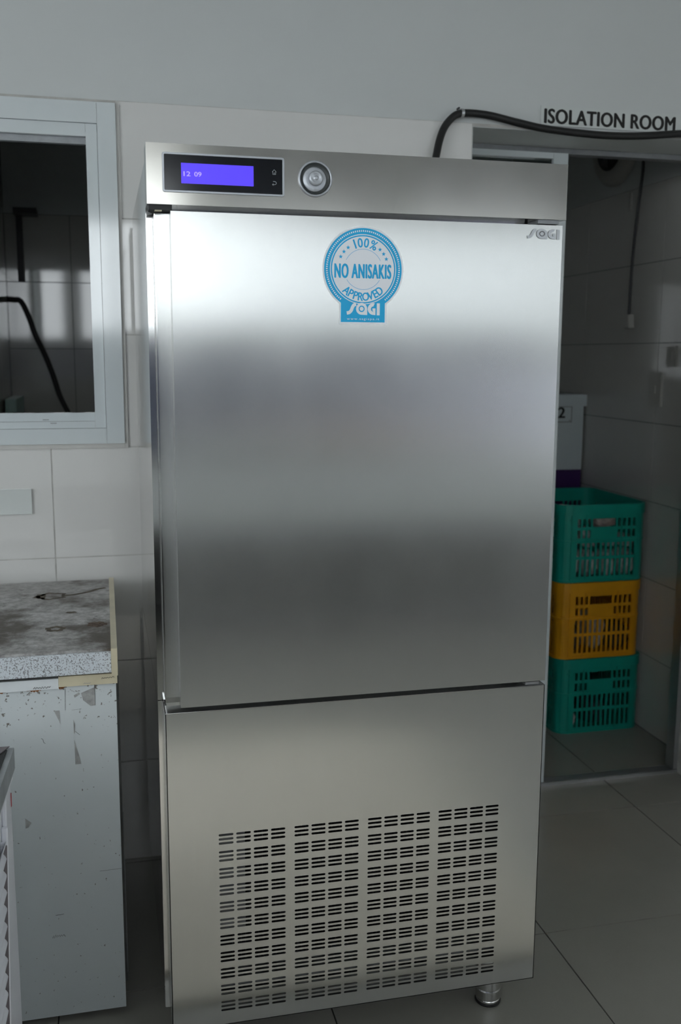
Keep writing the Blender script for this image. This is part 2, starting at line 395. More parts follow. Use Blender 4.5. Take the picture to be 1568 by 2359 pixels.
# core wall with the two openings
xsw = [XL, WIN[0], WIN[1], DOOR[0], DOOR[1], XR]; zsw = [0, WIN[2], 2.107, 2.115, ZC]
def solid_bw(i, j):
    if i == 1 and j == 1: return False
    if i == 3 and j in (0, 1): return False
    return True
wb = struct('wall_back', gridwall(bmesh.new(), xsw, zsw, lambda i, j: solid_bw(i, j) and j < 3, YB + 0.0014, YB + 0.20), M_grout)
wall_tiles(wb, 'y', YB + 0.008, [XL, -2.026, -1.426, -0.826, -0.226, 0.957, 1.862, XR], ROWS, M_tile, holes=[WIN, DOOR])
up_ = struct('upper_wall', B(XL, XR, YB + 0.004, YB + 0.20, 2.115, ZC), M_paint, wb)
struct('door_reveal', B(DOOR[0] + 0.0002, DOOR[0] + 0.0015, YB + 0.001, YB + 0.20, 0, 2.107), M_paint, wb)
struct('lintel_soffit', B(DOOR[0] + 0.002, DOOR[1], YB + 0.001, YB + 0.20, 2.1045, 2.1065), M_paint, wb)
# isolation room
ROWI = [0.303 * k for k in range(7)] + [2.112]
ROWB = [-0.028 + 0.303 * k for k in range(8)]; ROWB[0] = 0.0
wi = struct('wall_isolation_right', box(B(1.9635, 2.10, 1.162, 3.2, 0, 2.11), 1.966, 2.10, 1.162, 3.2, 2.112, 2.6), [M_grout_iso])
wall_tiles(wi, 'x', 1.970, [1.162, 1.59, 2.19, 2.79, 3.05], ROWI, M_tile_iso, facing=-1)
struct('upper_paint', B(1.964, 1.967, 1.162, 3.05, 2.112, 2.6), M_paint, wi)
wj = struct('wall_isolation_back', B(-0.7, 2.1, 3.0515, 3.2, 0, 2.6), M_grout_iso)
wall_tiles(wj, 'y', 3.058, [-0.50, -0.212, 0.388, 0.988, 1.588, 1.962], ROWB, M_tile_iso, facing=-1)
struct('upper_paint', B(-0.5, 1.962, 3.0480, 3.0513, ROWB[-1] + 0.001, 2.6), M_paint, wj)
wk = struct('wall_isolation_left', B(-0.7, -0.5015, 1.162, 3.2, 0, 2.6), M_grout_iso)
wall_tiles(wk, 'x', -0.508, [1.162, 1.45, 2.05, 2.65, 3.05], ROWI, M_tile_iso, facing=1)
struct('ceiling_isolation', B(-0.7, 2.1, 1.162, 3.2, 2.6, 2.7), M_paint_dim)
# rest of the main room
struct('ceiling', B(XL - 0.2, XR + 0.2, YF - 0.2, YB + 0.2, ZC, ZC + 0.1), M_paint_dim)
ys_l = [YF - 0.2, LW[0], LW[1], YB + 0.2]; zs_l = [0, LW[2], LW[3], ZC]
struct('wall_left', gridwall(bmesh.new(), ys_l, zs_l, lambda i, j: not (i == 1 and j == 1), XL - 0.15, XL, plane='x'), M_tile)
struct('wall_right', gridwall(bmesh.new(), [YF - 0.2, RW[0], RW[1], YB + 0.2], [0, RW[2], RW[3], ZC], lambda i, j: not (i == 1 and j == 1), XR, XR + 0.15, plane='x'), M_tile)
xs_o = [XL - 0.15] + [q for ab in FW for q in ab] + [XR + 0.15]
struct('wall_front', gridwall(bmesh.new(), xs_o, [0, FZ[0], FZ[2], FZ[1], ZC], lambda i, j: not ((j == 1 or (j == 2 and i < 6)) and i % 2 == 1), YF - 0.15, YF), M_paint)
struct('reflection_trim_1', B(XL, XR, YF, YF + 0.008, 0.0, 1.56), M_refl_blue)  # unseen blue band added to tint the door's reflection
struct('reflection_trim_2', B(0.43, 1.46, YF, YF + 0.10, 2.24, 2.66), M_refl_dark); struct('reflection_trim_3', B(1.60, XR, YF, YF + 0.10, 2.24, 2.66), M_refl_dark)  # unseen dark boards added to darken the control panel's reflection
# frames of the windows behind the camera
for k, (a, b) in enumerate(FW):
    wn = empty('window_%d' % (k + 2), ((a + b) / 2, YF - 0.08, FZ[0])); wn['kind'] = 'structure'
    h = (FZ[1] if k < 3 else FZ[2]) - FZ[0]; hw = (b - a) / 2
    for q in (B(-hw, hw, -0.02, 0.02, 0, 0.04), B(-hw, hw, -0.02, 0.02, h - 0.04, h), B(-hw, -hw + 0.04, -0.02, 0.02, 0.04, h - 0.04), B(hw - 0.04, hw, -0.02, 0.02, 0.04, h - 0.04), B(-0.02, 0.02, -0.02, 0.02, 0.04, h - 0.04)):
        obj('frame_bar', q, M_white_alu, wn)
wn = empty('window_7', (XL - 0.08, (LW[0] + LW[1]) / 2, LW[2])); wn['kind'] = 'structure'  # frame of the left opening added for light
hl = (LW[1] - LW[0]) / 2; h = LW[3] - LW[2]
for q in (B(-0.02, 0.02, -hl, hl, 0, 0.05), B(-0.02, 0.02, -hl, hl, h - 0.05, h), B(-0.02, 0.02, -hl, -hl + 0.05, 0.05, h - 0.05), B(-0.02, 0.02, hl - 0.05, hl, 0.05, h - 0.05), B(-0.02, 0.02, -0.03, 0.03, 0.05, h - 0.05)):
    obj('frame_bar', q, M_white_alu, wn)
# outside: the yard, and an unseen wall added to dim the right windows
struct('ground', B(-14, 14, -14, YF - 0.15, -0.2, -0.1), M_ext)
struct('sky_dimming_wall', B(0.6, 9, -7.2, -7.0, -0.1, 5.0), M_ext)

# ---- window into the next room
wn1 = empty('window_1', (0, YB, WIN[2])); wn1['kind'] = 'structure'
def wpart(name, bm, m, bv=0.0012):
    o = obj(name, bm, m, None, bevel=bv)
    o.parent = wn1; o.matrix_parent_inverse = Matrix.Translation(-Vector((0, YB, WIN[2]))); return o
x0, x1, z0, z1 = WIN
wpart('casing_side', B(x1 - 0.0485, x1 - 0.001, YB - 0.012, YB + 0.10, z0 + 0.001, z1 - 0.001), M_white_alu)
wpart('casing_side', B(x0 + 0.001, x0 + 0.0485, YB - 0.012, YB + 0.10, z0 + 0.001, z1 - 0.001), M_white_alu)
wpart('casing_head', B(x0 + 0.049, x1 - 0.049, YB - 0.012, YB + 0.10, 2.0535, z1 - 0.001), M_white_alu)
wpart('casing_sill', B(x0 + 0.049, x1 - 0.049, YB - 0.012, YB + 0.10, z0 + 0.001, 1.2645), M_white_alu)
wpart('sash_stile', B(-0.108, -0.0795, YB - 0.005, YB + 0.03, 1.265, 2.053), M_white_alu)
wpart('sash_stile', B(-0.50, -0.46, YB + 0.032, YB + 0.06, 1.285, 2.04), M_white_alu)
wpart('sash_head', B(-1.07, -0.1085, YB - 0.005, YB + 0.03, 2.021, 2.053), M_white_alu)
wpart('sash_head_lip', B(-1.07, -0.1085, YB + 0.012, YB + 0.03, 2.004, 2.0205), M_zinc)
wpart('sash_rail', B(-1.07, -0.1085, YB - 0.005, YB + 0.03, 1.265, 1.283), M_white_alu)
wpart('sash_rail_lip', B(-1.07, -0.1085, YB + 0.006, YB + 0.03, 1.2835, 1.306), M_white_alu)
wpart('pane', B(-1.07, -0.50, YB + 0.042, YB + 0.046, 1.285, 2.04), M_glass, 0)
for xx, zz in ((-0.245, 1.288), (-0.225, 1.279)):
    wpart('drain_slot', B(xx, xx + 0.016, YB - 0.0065 if zz < 1.283 else YB + 0.0045, YB + 0.007, zz - 0.0012, zz + 0.0012), M_zinc, 0)
# sealant bead round the casing
wpart('sealant_bead', B(x1 - 0.0005, x1 + 0.008, YB - 0.006, YB + 0.004, z0 - 0.012, z1 + 0.004), M_bead, 0.002)
wpart('sealant_bead', B(x0, x1 - 0.001, YB - 0.006, YB + 0.004, z0 - 0.012, z0 + 0.0005), M_bead, 0.002)

# ---- sliding glass door in the doorway
d1 = empty('door_1', (0, 1.15, 0)); d1['kind'] = 'structure'
def dpart(name, bm, m, bv=0.001):
    o = obj(name, bm, m, None, bevel=bv); o.parent = d1; o.matrix_parent_inverse = Matrix.Translation((0, -1.15, 0)); return o
dpart('head_track', B(0.962, 1.86, 1.162, 1.20, 2.088, 2.1040), M_zinc)
dpart('leaf_stile', B(1.299, 1.348, 1.152, 1.186, 0.014, 2.0875), M_white_alu)
dpart('leaf_stile', B(0.962, 0.99, 1.152, 1.186, 0.014, 2.0875), M_white_alu)
dpart('leaf_head', B(0.9905, 1.2985, 1.152, 1.186, 2.070, 2.0875), M_white_alu)
dpart('leaf_rail', B(0.9905, 1.2985, 1.152, 1.186, 0.014, 0.06), M_white_alu)
dpart('pane', B(0.9905, 1.2985, 1.166, 1.171, 0.0605, 2.0695), M_glass, 0)
dpart('jamb', B(1.845, 1.861, 1.150, 1.20, 0.013, 2.087), M_alu_grey)
tr_ = dpart('floor_track', B(0.962, 1.95, 1.148, 1.192, 0.0, 0.004), M_alu_grey, 0)
for yy in (1.148, 1.163, 1.176, 1.188):
    dpart('track_rail', B(0.962, 1.95, yy, yy + 0.004, 0.004, 0.012), M_alu_grey, 0)

# ================================================================== BLAST CHILLER
W_ = 0.79
ch = tag(empty('blast_chiller', (0.395, 0.4, 0)), 'tall brushed stainless steel blast chiller with a violet display and vented lower panel', 'freezer')
INV = Matrix.Translation((-0.395, -0.4, 0))
def cpart(name, bm, m, parent=ch, label=None, **k):
    o = obj(name, bm, m, None, **k); o.parent = parent
    o.matrix_parent_inverse = INV if parent is ch else Matrix.Identity(4)
    if label: o['label'] = label
    return o
# body
bm = B(0.0, 0.7833, 0.062, 0.80, 0.80, 1.80)
cpart('body', bm, [M_steel_side], bevel=0.0015)
bm = bmesh.new()      # machine compartment: open towards the vents
box(bm, 0.0, 0.012, 0.062, 0.80, 0.143, 0.7985); box(bm, 0.771, 0.7833, 0.072, 0.80, 0.143, 0.7985)
box(bm, 0.012, 0.771, 0.79, 0.80, 0.143, 0.7985); box(bm, 0.012, 0.771, 0.072, 0.79, 0.143, 0.150)
cpart('lower_casing', bm, M_steel_side)
# condenser behind the vents, bracket plate and tray
bm = bmesh.new(); box(bm, 0.015, 0.77, 0.16, 0.30, 0.152, 0.60)
for k in range(60): box(bm, 0.15 + k * 0.0095, 0.1512 + k * 0.0095, 0.150, 0.16, 0.16, 0.59)
cpart('condenser', bm, M_dark)
cpart('bracket_plate', B(0.014, 0.162, 0.030, 0.034, 0.31, 0.62), M_zinc, bevel=0.001)
cpart('drip_tray', prism(bmesh.new(), [(0.03, 0.192), (0.10, 0.192), (0.10, 0.204), (0.03, 0.204)], 'x', 0.02, 0.76), M_zinc)
# control panel
cp = cpart('control_panel', B(0.0, W_, 0.0, 0.0615, 1.7215, 1.8237), M_steel_h, bevel=0.0018, seg=2)
cpart('top_cover', B(0.003, 0.78, 0.0620, 0.80, 1.8005, 1.8140), M_steel_side, bevel=0.001)
def rrect(x0, x1, z0, z1, r, n=4):
    pts = []
    for (cx, cz, a0) in ((x1 - r, z1 - r, 0), (x0 + r, z1 - r, PI / 2), (x0 + r, z0 + r, PI), (x1 - r, z0 + r, 1.5 * PI)):
        for k in range(n + 1):
            a = a0 + k * PI / 2 / n; pts.append((cx + r * math.cos(a), cz + r * math.sin(a)))
    return pts
def ringprism(bm, o_, i_, y0, y1, mi=0):
    n = len(o_); A = [bm.verts.new((p[0], y0, p[1])) for p in o_]; Bq = [bm.verts.new((p[0], y0, p[1])) for p in i_]
    C = [bm.verts.new((p[0], y1, p[1])) for p in o_]; D = [bm.verts.new((p[0], y1, p[1])) for p in i_]; fs = []
    for k in range(n):
        j = (k + 1) % n
        fs += [bm.faces.new((A[k], A[j], Bq[j], Bq[k])), bm.faces.new((A[k], A[j], C[j], C[k])), bm.faces.new((Bq[k], Bq[j], D[j], D[k])), bm.faces.new((C[k], C[j], D[j], D[k]))]
    for q in fs: q.material_index = mi
    bmesh.ops.recalc_face_normals(bm, faces=fs)
    return bm
cpart('display_frame', ringprism(bmesh.new(), rrect(0.0272, 0.2418, 1.7422, 1.8088, 0.004), rrect(0.0308, 0.2382, 1.7458, 1.8052, 0.0015), -0.0026, -0.0002), M_silver_trim, cp, bevel=0.0005)
cpart('display_glass', prism(bmesh.new(), rrect(0.0309, 0.2381, 1.7459, 1.8051, 0.001), 'y', -0.0012, -0.0002), M_black_gloss, cp)
cpart('lcd_screen', prism(bmesh.new(), rrect(0.0597, 0.1865, 1.7577, 1.7920, 0.0006), 'y', -0.0016, -0.0013), M_lcd, cp, label='lit violet LCD reading 12 09')
bm = bmesh.new()
for s, xa, wa in (('12', 0.0640, 0.0115), ('09', 0.0825, 0.0122)):
    V, F, _ = text_geo(s, 0.0078, wa, 0.03); put(bm, V, F, lambda a, b: (xa + a, -0.0019, 1.7700 + b))
cpart('lcd_digits', bm, M_lcdt, cp)
bm = bmesh.new()      # home and back icons
def stroke2(bm, pts, wdt, y, mi=0, f=None):
    f = f or (lambda a, b: (a, y, b)); n = len(pts)
    P = [Vector((p[0], p[1])) for p in pts]; L, Rr = [], []
    for i, q in enumerate(P):
        t = (P[min(i + 1, n - 1)] - P[max(i - 1, 0)]).normalized(); nn = Vector((-t.y, t.x)) * wdt / 2
        L.append(bm.verts.new(f(*(q + nn)))); Rr.append(bm.verts.new(f(*(q - nn))))
    for i in range(n - 1): bm.faces.new((L[i], L[i + 1], Rr[i + 1], Rr[i])).material_index = mi
hx, hz = 0.2235, 1.7838
stroke2(bm, [(hx - 0.0036, hz), (hx, hz + 0.0042), (hx + 0.0036, hz)], 0.0008, -0.0016)
stroke2(bm, [(hx - 0.0026, hz + 0.0008), (hx - 0.0026, hz - 0.0042), (hx + 0.0026, hz - 0.0042), (hx + 0.0026, hz + 0.0008)], 0.0007, -0.0016)
stroke2(bm, [(hx - 0.0008, hz - 0.0042), (hx - 0.0008, hz - 0.0012), (hx + 0.0008, hz - 0.0012), (hx + 0.0008, hz - 0.0042)], 0.0006, -0.0016)
hz = 1.7650
stroke2(bm, [(hx - 0.0036, hz - 0.0026), (hx + 0.0012, hz - 0.0026), (hx + 0.0030, hz - 0.0018), (hx + 0.0036, hz), (hx + 0.0030, hz + 0.0018), (hx + 0.0012, hz + 0.0026), (hx - 0.0022, hz + 0.0026)], 0.0008, -0.0016)
stroke2(bm, [(hx - 0.0036, hz - 0.0026), (hx - 0.0016, hz - 0.0010)], 0.0007, -0.0016)
stroke2(bm, [(hx - 0.0036, hz - 0.0026), (hx - 0.0016, hz - 0.0042)], 0.0007, -0.0016)
cpart('touch_icons', bm, M_icon, cp)
# rotary knob: ring, dark well, dial and hub
kc = (0.2978, 0, 1.7755)
cpart('knob_ring', lathe(bmesh.new(), [(0.0272, -0.0002), (0.0272, -0.0030), (0.0285, -0.0046), (0.0302, -0.0046), (0.0314, -0.0030), (0.0316, -0.0002)], kc, 'y', 48), M_silver_trim, cp, smooth=True)
cpart('knob_well', lathe(bmesh.new(), [(0.0273, -0.0034), (0.0262, -0.0010), (0.0215, -0.0004)], kc, 'y', 48, cap0=False), M_knob_dark, cp, smooth=True)
cpart('knob_dial', lathe(bmesh.new(), [(0.0215, -0.0006), (0.0212, -0.0016), (0.0200, -0.0022), (0.0130, -0.0020)], (kc[0] - 0.0012, 0, kc[2] - 0.001), 'y', 48), M_silver_trim, cp, smooth=True)
cpart('knob_hub', lathe(bmesh.new(), [(0.0132, -0.0016), (0.0128, -0.0075), (0.0116, -0.0092), (0.0085, -0.0096), (0.0065, -0.0086), (0.0040, -0.0080), (0.0034, -0.0094), (0.0015, -0.0098)], (kc[0] + 0.0004, 0, kc[2] + 0.0005), 'y', 40), M_silver_trim, cp, smooth=True)
cpart('hinge_bracket', prism(bmesh.new(), [(0.003, 0.004), (0.043, 0.004), (0.041, 0.060), (0.012, 0.060), (0.003, 0.034)], 'z', 1.7125, 1.7213), M_black, ch)
cpart('bracket_lug', B(0.0135, 0.0255, 0.0055, 0.0200, 1.7108, 1.7124), M_cream, ch)
cpart('upper_hinge', B(0.735, 0.778, 0.006, 0.055, 1.7140, 1.7212), M_zinc, ch)
cpart('lower_hinge', B(0.742, 0.772, 0.004, 0.055, 0.7945, 0.8000), M_alu_grey, ch, bevel=0.0008)
# door: front skin and the recessed grip channel on its left
dr = cpart('door', B(0.0400, 0.7833, 0.0, 0.0305, 0.8030, 1.7108), M_steel_v, bevel=0.0012, seg=2)
bm = B(0.0135, 0.7780, 0.0310, 0.0600, 0.8035, 1.7100)
cpart('grip_channel', bm, M_steel_v, dr, bevel=0.0008)
cpart('grip_lip', prism(bmesh.new(), [(0.0300, 0.8032), (0.0306, 0.8140), (0.020, 0.8080), (0.016, 0.8032)], 'x', 0.0140, 0.0396), M_steel_h, dr)
cpart('grip_edge', B(0.0128, 0.0145, 0.0270, 0.0309, 0.8035, 1.7100), M_steel_side, dr)

# ---- sticker (built flat on the door)
CX, CZ = 0.3885, 1.6195
yS = -0.0004
def circ(r, n=72, a0=0.0, a1=2 * PI): return [(CX + r * math.cos(a0 + (a1 - a0) * k / n), CZ + r * math.sin(a0 + (a1 - a0) * k / n)) for k in range(n if abs(a1 - a0 - 2 * PI) < 1e-6 else n + 1)]
def face(bm, pts, y, mi):
    bm.faces.new([bm.verts.new((p[0], y, p[1])) for p in pts]).material_index = mi
def ring(bm, r0_, r1_, y, mi, a0=0.0, a1=2 * PI, n=72, c=None):
    c = c or (CX, CZ)
    P = [[bm.verts.new((c[0] + r * math.cos(a0 + (a1 - a0) * k / n), y, c[1] + r * math.sin(a0 + (a1 - a0) * k / n))) for k in range(n + 1)] for r in (r0_, r1_)]
    for k in range(n): bm.faces.new((P[0][k], P[0][k + 1], P[1][k + 1], P[1][k])).material_index = mi
def tabbed(r, hw, zb):
    a = math.acos(hw / r)
    pts = circ(r, 80, -a, PI + a)
    return pts + [(CX - hw, zb), (CX + hw, zb)]
bm = bmesh.new()
prism(bm, tabbed(0.0768, 0.0452, 1.5205), 'y', yS, -0.0001, 0)
face(bm, tabbed(0.0738, 0.0420, 1.5240), yS - 0.0001, 1)
y1_ = yS - 0.0002
ring(bm, 0.0615, 0.0629, y1_, 0)
face(bm, circ(0.0590), y1_, 0)
nd_ = 112
for k in range(nd_):
    a = 2 * PI * k / nd_
    if math.sin(a) < -0.80: continue
    ring(bm, 0.0672, 0.0702, y1_, 0, a - 0.014, a + 0.014, 1)
y2_ = yS - 0.0003
ring(bm, 0.0360, 0.0366, y2_, 1, math.radians(27), math.radians(153), 40)
ring(bm, 0.0360, 0.0366, y2_, 1, math.radians(211), math.radians(329), 40)
V, F, wd = text_geo('NO ANISAKIS', 0.0255, 0.1065, 0.040, 1.12); put(bm, V, F, lambda a, b: (CX - 0.0537 + a, y2_, CZ - 0.0160 + b), 1)
def arc_text(s, hgt, kx, rbase, a_mid, step, bottom=False, bold=0.008, adv=None):
    for k, chr_ in enumerate(s):
        V, F, wd = text_geo(chr_, hgt, None, bold)
        V = [((q[0] - wd / 2) * kx,) + tuple(q[1:]) for q in V]
        off = (k - (len(s) - 1) / 2) * step if adv is None else adv[k]
        th = a_mid - off if not bottom else a_mid + off
        if bottom:
            ux, uz = -math.sin(th), math.cos(th); ox, oz = -math.cos(th), -math.sin(th)
            put(bm, V, F, lambda a, b: (CX + rbase * math.cos(th) + ux * a + ox * b, y2_, CZ + rbase * math.sin(th) + uz * a + oz * b), 1)
        else:
            ux, uz = math.sin(th), -math.cos(th); ox, oz = math.cos(th), math.sin(th)
            put(bm, V, F, lambda a, b: (CX + rbase * math.cos(th) + ux * a + ox * b, y2_, CZ + rbase * math.sin(th) + uz * a + oz * b), 1)
arc_text('100%', 0.0165, 0.85, 0.0395, PI / 2 - 0.02, 0.24, bold=0.035, adv=[-0.37, -0.15, 0.10, 0.40])
arc_text('APPROVED', 0.0145, 0.82, 0.0565, 1.5 * PI, 0.195, bottom=True, bold=0.045)
def star(cx, cz, r):
    pts = [(cx + (r if k % 2 == 0 else r * 0.42) * math.cos(PI / 2 + k * PI / 5), cz + (r if k % 2 == 0 else r * 0.42) * math.sin(PI / 2 + k * PI / 5)) for k in range(10)]
    c0 = bm.verts.new((cx, y2_, cz)); vv = [bm.verts.new((p[0], y2_, p[1])) for p in pts]
    for k in range(10): bm.faces.new((c0, vv[k], vv[(k + 1) % 10])).material_index = 1
for ang in (127, 140, 153, 49, 36.5, 24):
    a = math.radians(ang); star(CX + 0.0480 * math.cos(a), CZ + 0.0480 * math.sin(a), 0.0042)
def logo(bm, x0, z0, w_, h_, y, mi, mring, thick=0.0):
    """the wordmark: slanted s, ring a, G and I; mring: material of the ring inside the a"""
    sx, sz = w_ / 440.0, h_ / 155.0
    f = lambda a, b, yy=y: (x0 + (a - 435) * sx, yy, z0 + (1290 - b) * sz)
    def poly(pts, m_=mi, yy=y):
        vv = [bm.verts.new(f(a, b, yy)) for a, b in pts]
        q = bm.faces.new(vv); q.material_index = m_
        if thick:
            vb = [bm.verts.new((v.co.x, v.co.y + thick, v.co.z)) for v in vv]
            for i in range(len(vv)):
                j = (i + 1) % len(vv); bm.faces.new((vv[i], vv[j], vb[j], vb[i])).material_index = mring
    def strip(cen, wd_):
        n = len(cen); P = [Vector(p) for p in cen]; L, R_ = [], []
        for i, q in enumerate(P):
            t = (P[min(i + 1, n - 1)] - P[max(i - 1, 0)]).normalized(); nn = Vector((-t.y, t.x)) * wd_ / 2
            L.append(tuple(q + nn)); R_.append(tuple(q - nn))
        poly(L + R_[::-1])
    strip([tuple(v)[:2] for v in spline([(436, 1266, 0), (468, 1260, 0), (495, 1234, 0), (510, 1196, 0), (530, 1166, 0), (558, 1156, 0)], 5)], 42)
    C = lambda cx, cy, r, a0, a1, n: [(cx + r * math.cos(math.radians(a0 + (a1 - a0) * k / n)), cy - r * math.sin(math.radians(a0 + (a1 - a0) * k / n))) for k in range(n + 1)]
    poly(C(632, 1212, 74, 0, 270, 30) + [(703, 1288), (706, 1212)][:1] + [(706, 1288)])
    def annul(cx, cy, r0_, r1_, a0, a1, n, m_, yy):
        A = C(cx, cy, r0_, a0, a1, n); Bq = C(cx, cy, r1_, a0, a1, n)
        for k in range(n):
            vv = [bm.verts.new(f(*p_, yy)) for p_ in (A[k], A[k + 1], Bq[k + 1], Bq[k])]
            bm.faces.new(vv).material_index = m_
    annul(632, 1212, 26, 40, 0, 360, 32, mring, y - 0.00012)
    poly(C(787, 1212, 74, 75, 270, 26) + [(816, 1288), (816, 1204), (776, 1204), (776, 1232), (787, 1246)] + C(787, 1212, 32, 245, 90, 16))
    poly([(833, 1140), (873, 1140), (873, 1290), (833, 1290)])
logo(bm, CX - 0.0310, 1.5370, 0.0636, 0.0226, y2_, 0, 1)
V, F, wd = text_geo('www.sagispa.it', 0.0052, 0.0620, 0.0, 1.25); put(bm, V, F, lambda a, b: (CX - 0.0305 + a, y2_, 1.5268 + b), 0)
cpart('sticker', bm, [M_stick_w, M_stick_b], dr, label='round blue and white NO ANISAKIS approval sticker')
bm = bmesh.new(); logo(bm, 0.7105, 1.6845, 0.0670, 0.0195, -0.0018, 0, 1, 0.0016)
cpart('badge', bm, [M_badge, M_badge_edge], dr, label='small raised metal maker badge')
# ---- lower panel with the punched vent slots
def slot_panel():
    bm = bmesh.new(); T = 0.0016
    gx = [0.1070, 0.2572, 0.4080, 0.5580]; px, ln, sh = 0.0343, 0.0290, 0.0046
    zt, gp, sp_ = 0.5380, 0.0358, 0.0087
    X0, X1, Z0, Z1 = 0.0103, 0.7833, 0.1300, 0.7937
    cells_x = [(a + k * px - 0.00265, a + (k + 1) * px - 0.00265) for a in gx for k in range(4)]
    rows = [zt - r * gp - s * sp_ for r in range(11) for s in range(3)]
    def outer(pts): return [bm.verts.new((p[0], 0.0, p[1])) for p in pts]
    zc = [(z - sp_ / 2, z + sp_ / 2) for z in rows]
    for ci, (xa, xb) in enumerate(cells_x):
        for (za, zb) in zc:
            cx, cz = (xa + xb) / 2, (za + zb) / 2; r = sh / 2; h = ln / 2 - r
            inner = [(cx + h + r * math.cos(t), cz + r * math.sin(t)) for t in (math.radians(q) for q in (-90, -45, 0, 45, 90))] + [(cx - h + r * math.cos(t), cz + r * math.sin(t)) for t in (math.radians(q) for q in (90, 135, 180, 225, 270))]
            O = outer([(xa, za), (xb, za), (xb, zb), (xa, zb)]); I = outer(inner)
            for q in ((O[0], O[1], I[0], I[9]), (O[1], I[2], I[1], I[0]), (O[1], O[2], I[2]), (O[2], I[4], I[3], I[2]), (O[2], O[3], I[5], I[4]), (O[3], I[7], I[6], I[5]), (O[3], O[0], I[7]), (O[0], I[9], I[8], I[7])):
                bm.faces.new(q)
            J = [bm.verts.new((p[0], T, p[1])) for p in inner]
            for k in range(10):
                bm.faces.new((I[k], I[(k + 1) % 10], J[(k + 1) % 10], J[k]))
    # plain sheet between the cells
    def q(xa, xb, za, zb):
        if xb - xa > 1e-5 and zb - za > 1e-5: bm.faces.new(outer([(xa, za), (xb, za), (xb, zb), (xa, zb)]))
    tops = zc[0][1]; bots = zc[-1][0]
    q(X0, X1, tops, Z1); q(X0, X1, Z0, bots)
    gl_ = [(cells_x[4 * k][0], cells_x[4 * k + 3][1]) for k in range(4)]
    q(X0, gl_[0][0], bots, tops); q(gl_[3][1], X1, bots, tops)
    for k in range(3): q(gl_[k][1], gl_[k + 1][0], bots, tops)
    for (xa, xb) in gl_:
        for r_ in range(10): q(xa, xb, zc[3 * r_ + 3][1], zc[3 * r_ + 2][0])
    # folded edges
    box(bm, X0, X1, 0.0, 0.070, Z1 - 0.0015, Z1); box(bm, X0, X1, 0.0, 0.060, Z0, Z0 + 0.0015)
    box(bm, X0, X0 + 0.0015, 0.0, 0.070, Z0, Z1); box(bm, X1 - 0.0015, X1, 0.0, 0.070, Z0, Z1)
    bmesh.ops.recalc_face_normals(bm, faces=bm.faces[:])
    return bm
lp = cpart('lower_panel', slot_panel(), M_steel_v, label='steel lower panel punched with rows of vent slots')
bm = bmesh.new(); tube(bm, [(0.0106, -0.0002, 0.7935), (0.783, -0.0002, 0.7935)], 0.0009, 8)
cpart('panel_edge', bm, M_steel_side, lp)
cpart('inner_baffle', B(0.02, 0.77, 0.06, 0.064, 0.56, 0.78), M_dark, ch)
# feet
def foot_bm(): return lathe(bmesh.new(), [(0.026, 0.0), (0.0275, 0.005), (0.0275, 0.011), (0.0262, 0.013), (0.0285, 0.0135), (0.0290, 0.035), (0.0278, 0.038), (0.0290, 0.040), (0.0295, 0.070), (0.0295, 0.143)], (0, 0, 0), 'z', 32)
fo = obj('foot', foot_bm(), M_chrome, None, smooth=False); fo.parent = ch; fo.matrix_parent_inverse = INV; fo.location = (0.732, 0.125, 0)
for (x, y) in ((0.06, 0.125), (0.06, 0.72), (0.732, 0.72)):
    o = link('foot', fo.data, ch, (x, y, 0)); o.matrix_parent_inverse = INV
bm = lathe(bmesh.new(), [(0.0285, 0.0), (0.0295, 0.003), (0.0280, 0.007)], (0.732, 0.125, 0), 'z', 32); cpart('rubber_ring', bm, M_black_rubber)

# power cable along the wall and its clip
pts = [(0.80, 0.87, 1.70), (0.815, 0.90, 1.90), (0.841, 0.93, 2.019), (0.862, 0.942, 2.085), (0.890, 0.944, 2.122), (0.919, 0.944, 2.135), (0.965, 0.944, 2.1365), (1.011, 0.942, 2.132), (1.09, 0.94, 2.118), (1.172, 0.94, 2.1065), (1.28, 0.94, 2.1005), (1.379, 0.94, 2.099), (1.48, 0.94, 2.104), (1.617, 0.94, 2.118), (1.80, 0.94, 2.13), (2.0, 0.94, 2.13)]
tag(obj('power_cable', tube(bmesh.new(), spline(pts, 6), 0.0105, 12), M_black_rubber, smooth=True), 'thick black power cable running over the doorway lintel', 'cable')
cc = tag(empty('cable_clip', (0.919, YB, 2.13)), 'small metal clip holding the thick black cable to the wall', 'clip')
bm = bmesh.new()
for a0 in range(0, 12):
    a, b = PI * a0 / 12 - PI / 2, PI * (a0 + 1) / 12 - PI / 2
    for rr in (0.0112, ): pass
tube(bm, [(-0.004, -0.016, 0.005), (0.004, -0.016, 0.005)], 0.0125, 14); obj('band', bm, M_alu_grey, cc)
obj('nail', tube(bmesh.new(), [(-0.008, -0.012, 0.020), (-0.008, 0.003, 0.020)], 0.003, 8), M_pipe, cc)

# isolation room sign
sg = tag(empty('isolation_room_sign', (1.385, YB, 2.147)), 'strip sign reading ISOLATION ROOM in black capitals above the doorway', 'sign')
obj('plate', B(-0.221, 0.235, -0.0012, 0.002, -0.026, 0.0275), M_clear, sg)
bm = bmesh.new(); V, F, wd = text_geo('ISOLATION ROOM', 0.0395, 0.4180, 0.055, 1.04); put(bm, V, F, lambda a, b: (-0.2095 + a, -0.0018, -0.0200 + b))
obj('lettering', bm, M_ink, sg)

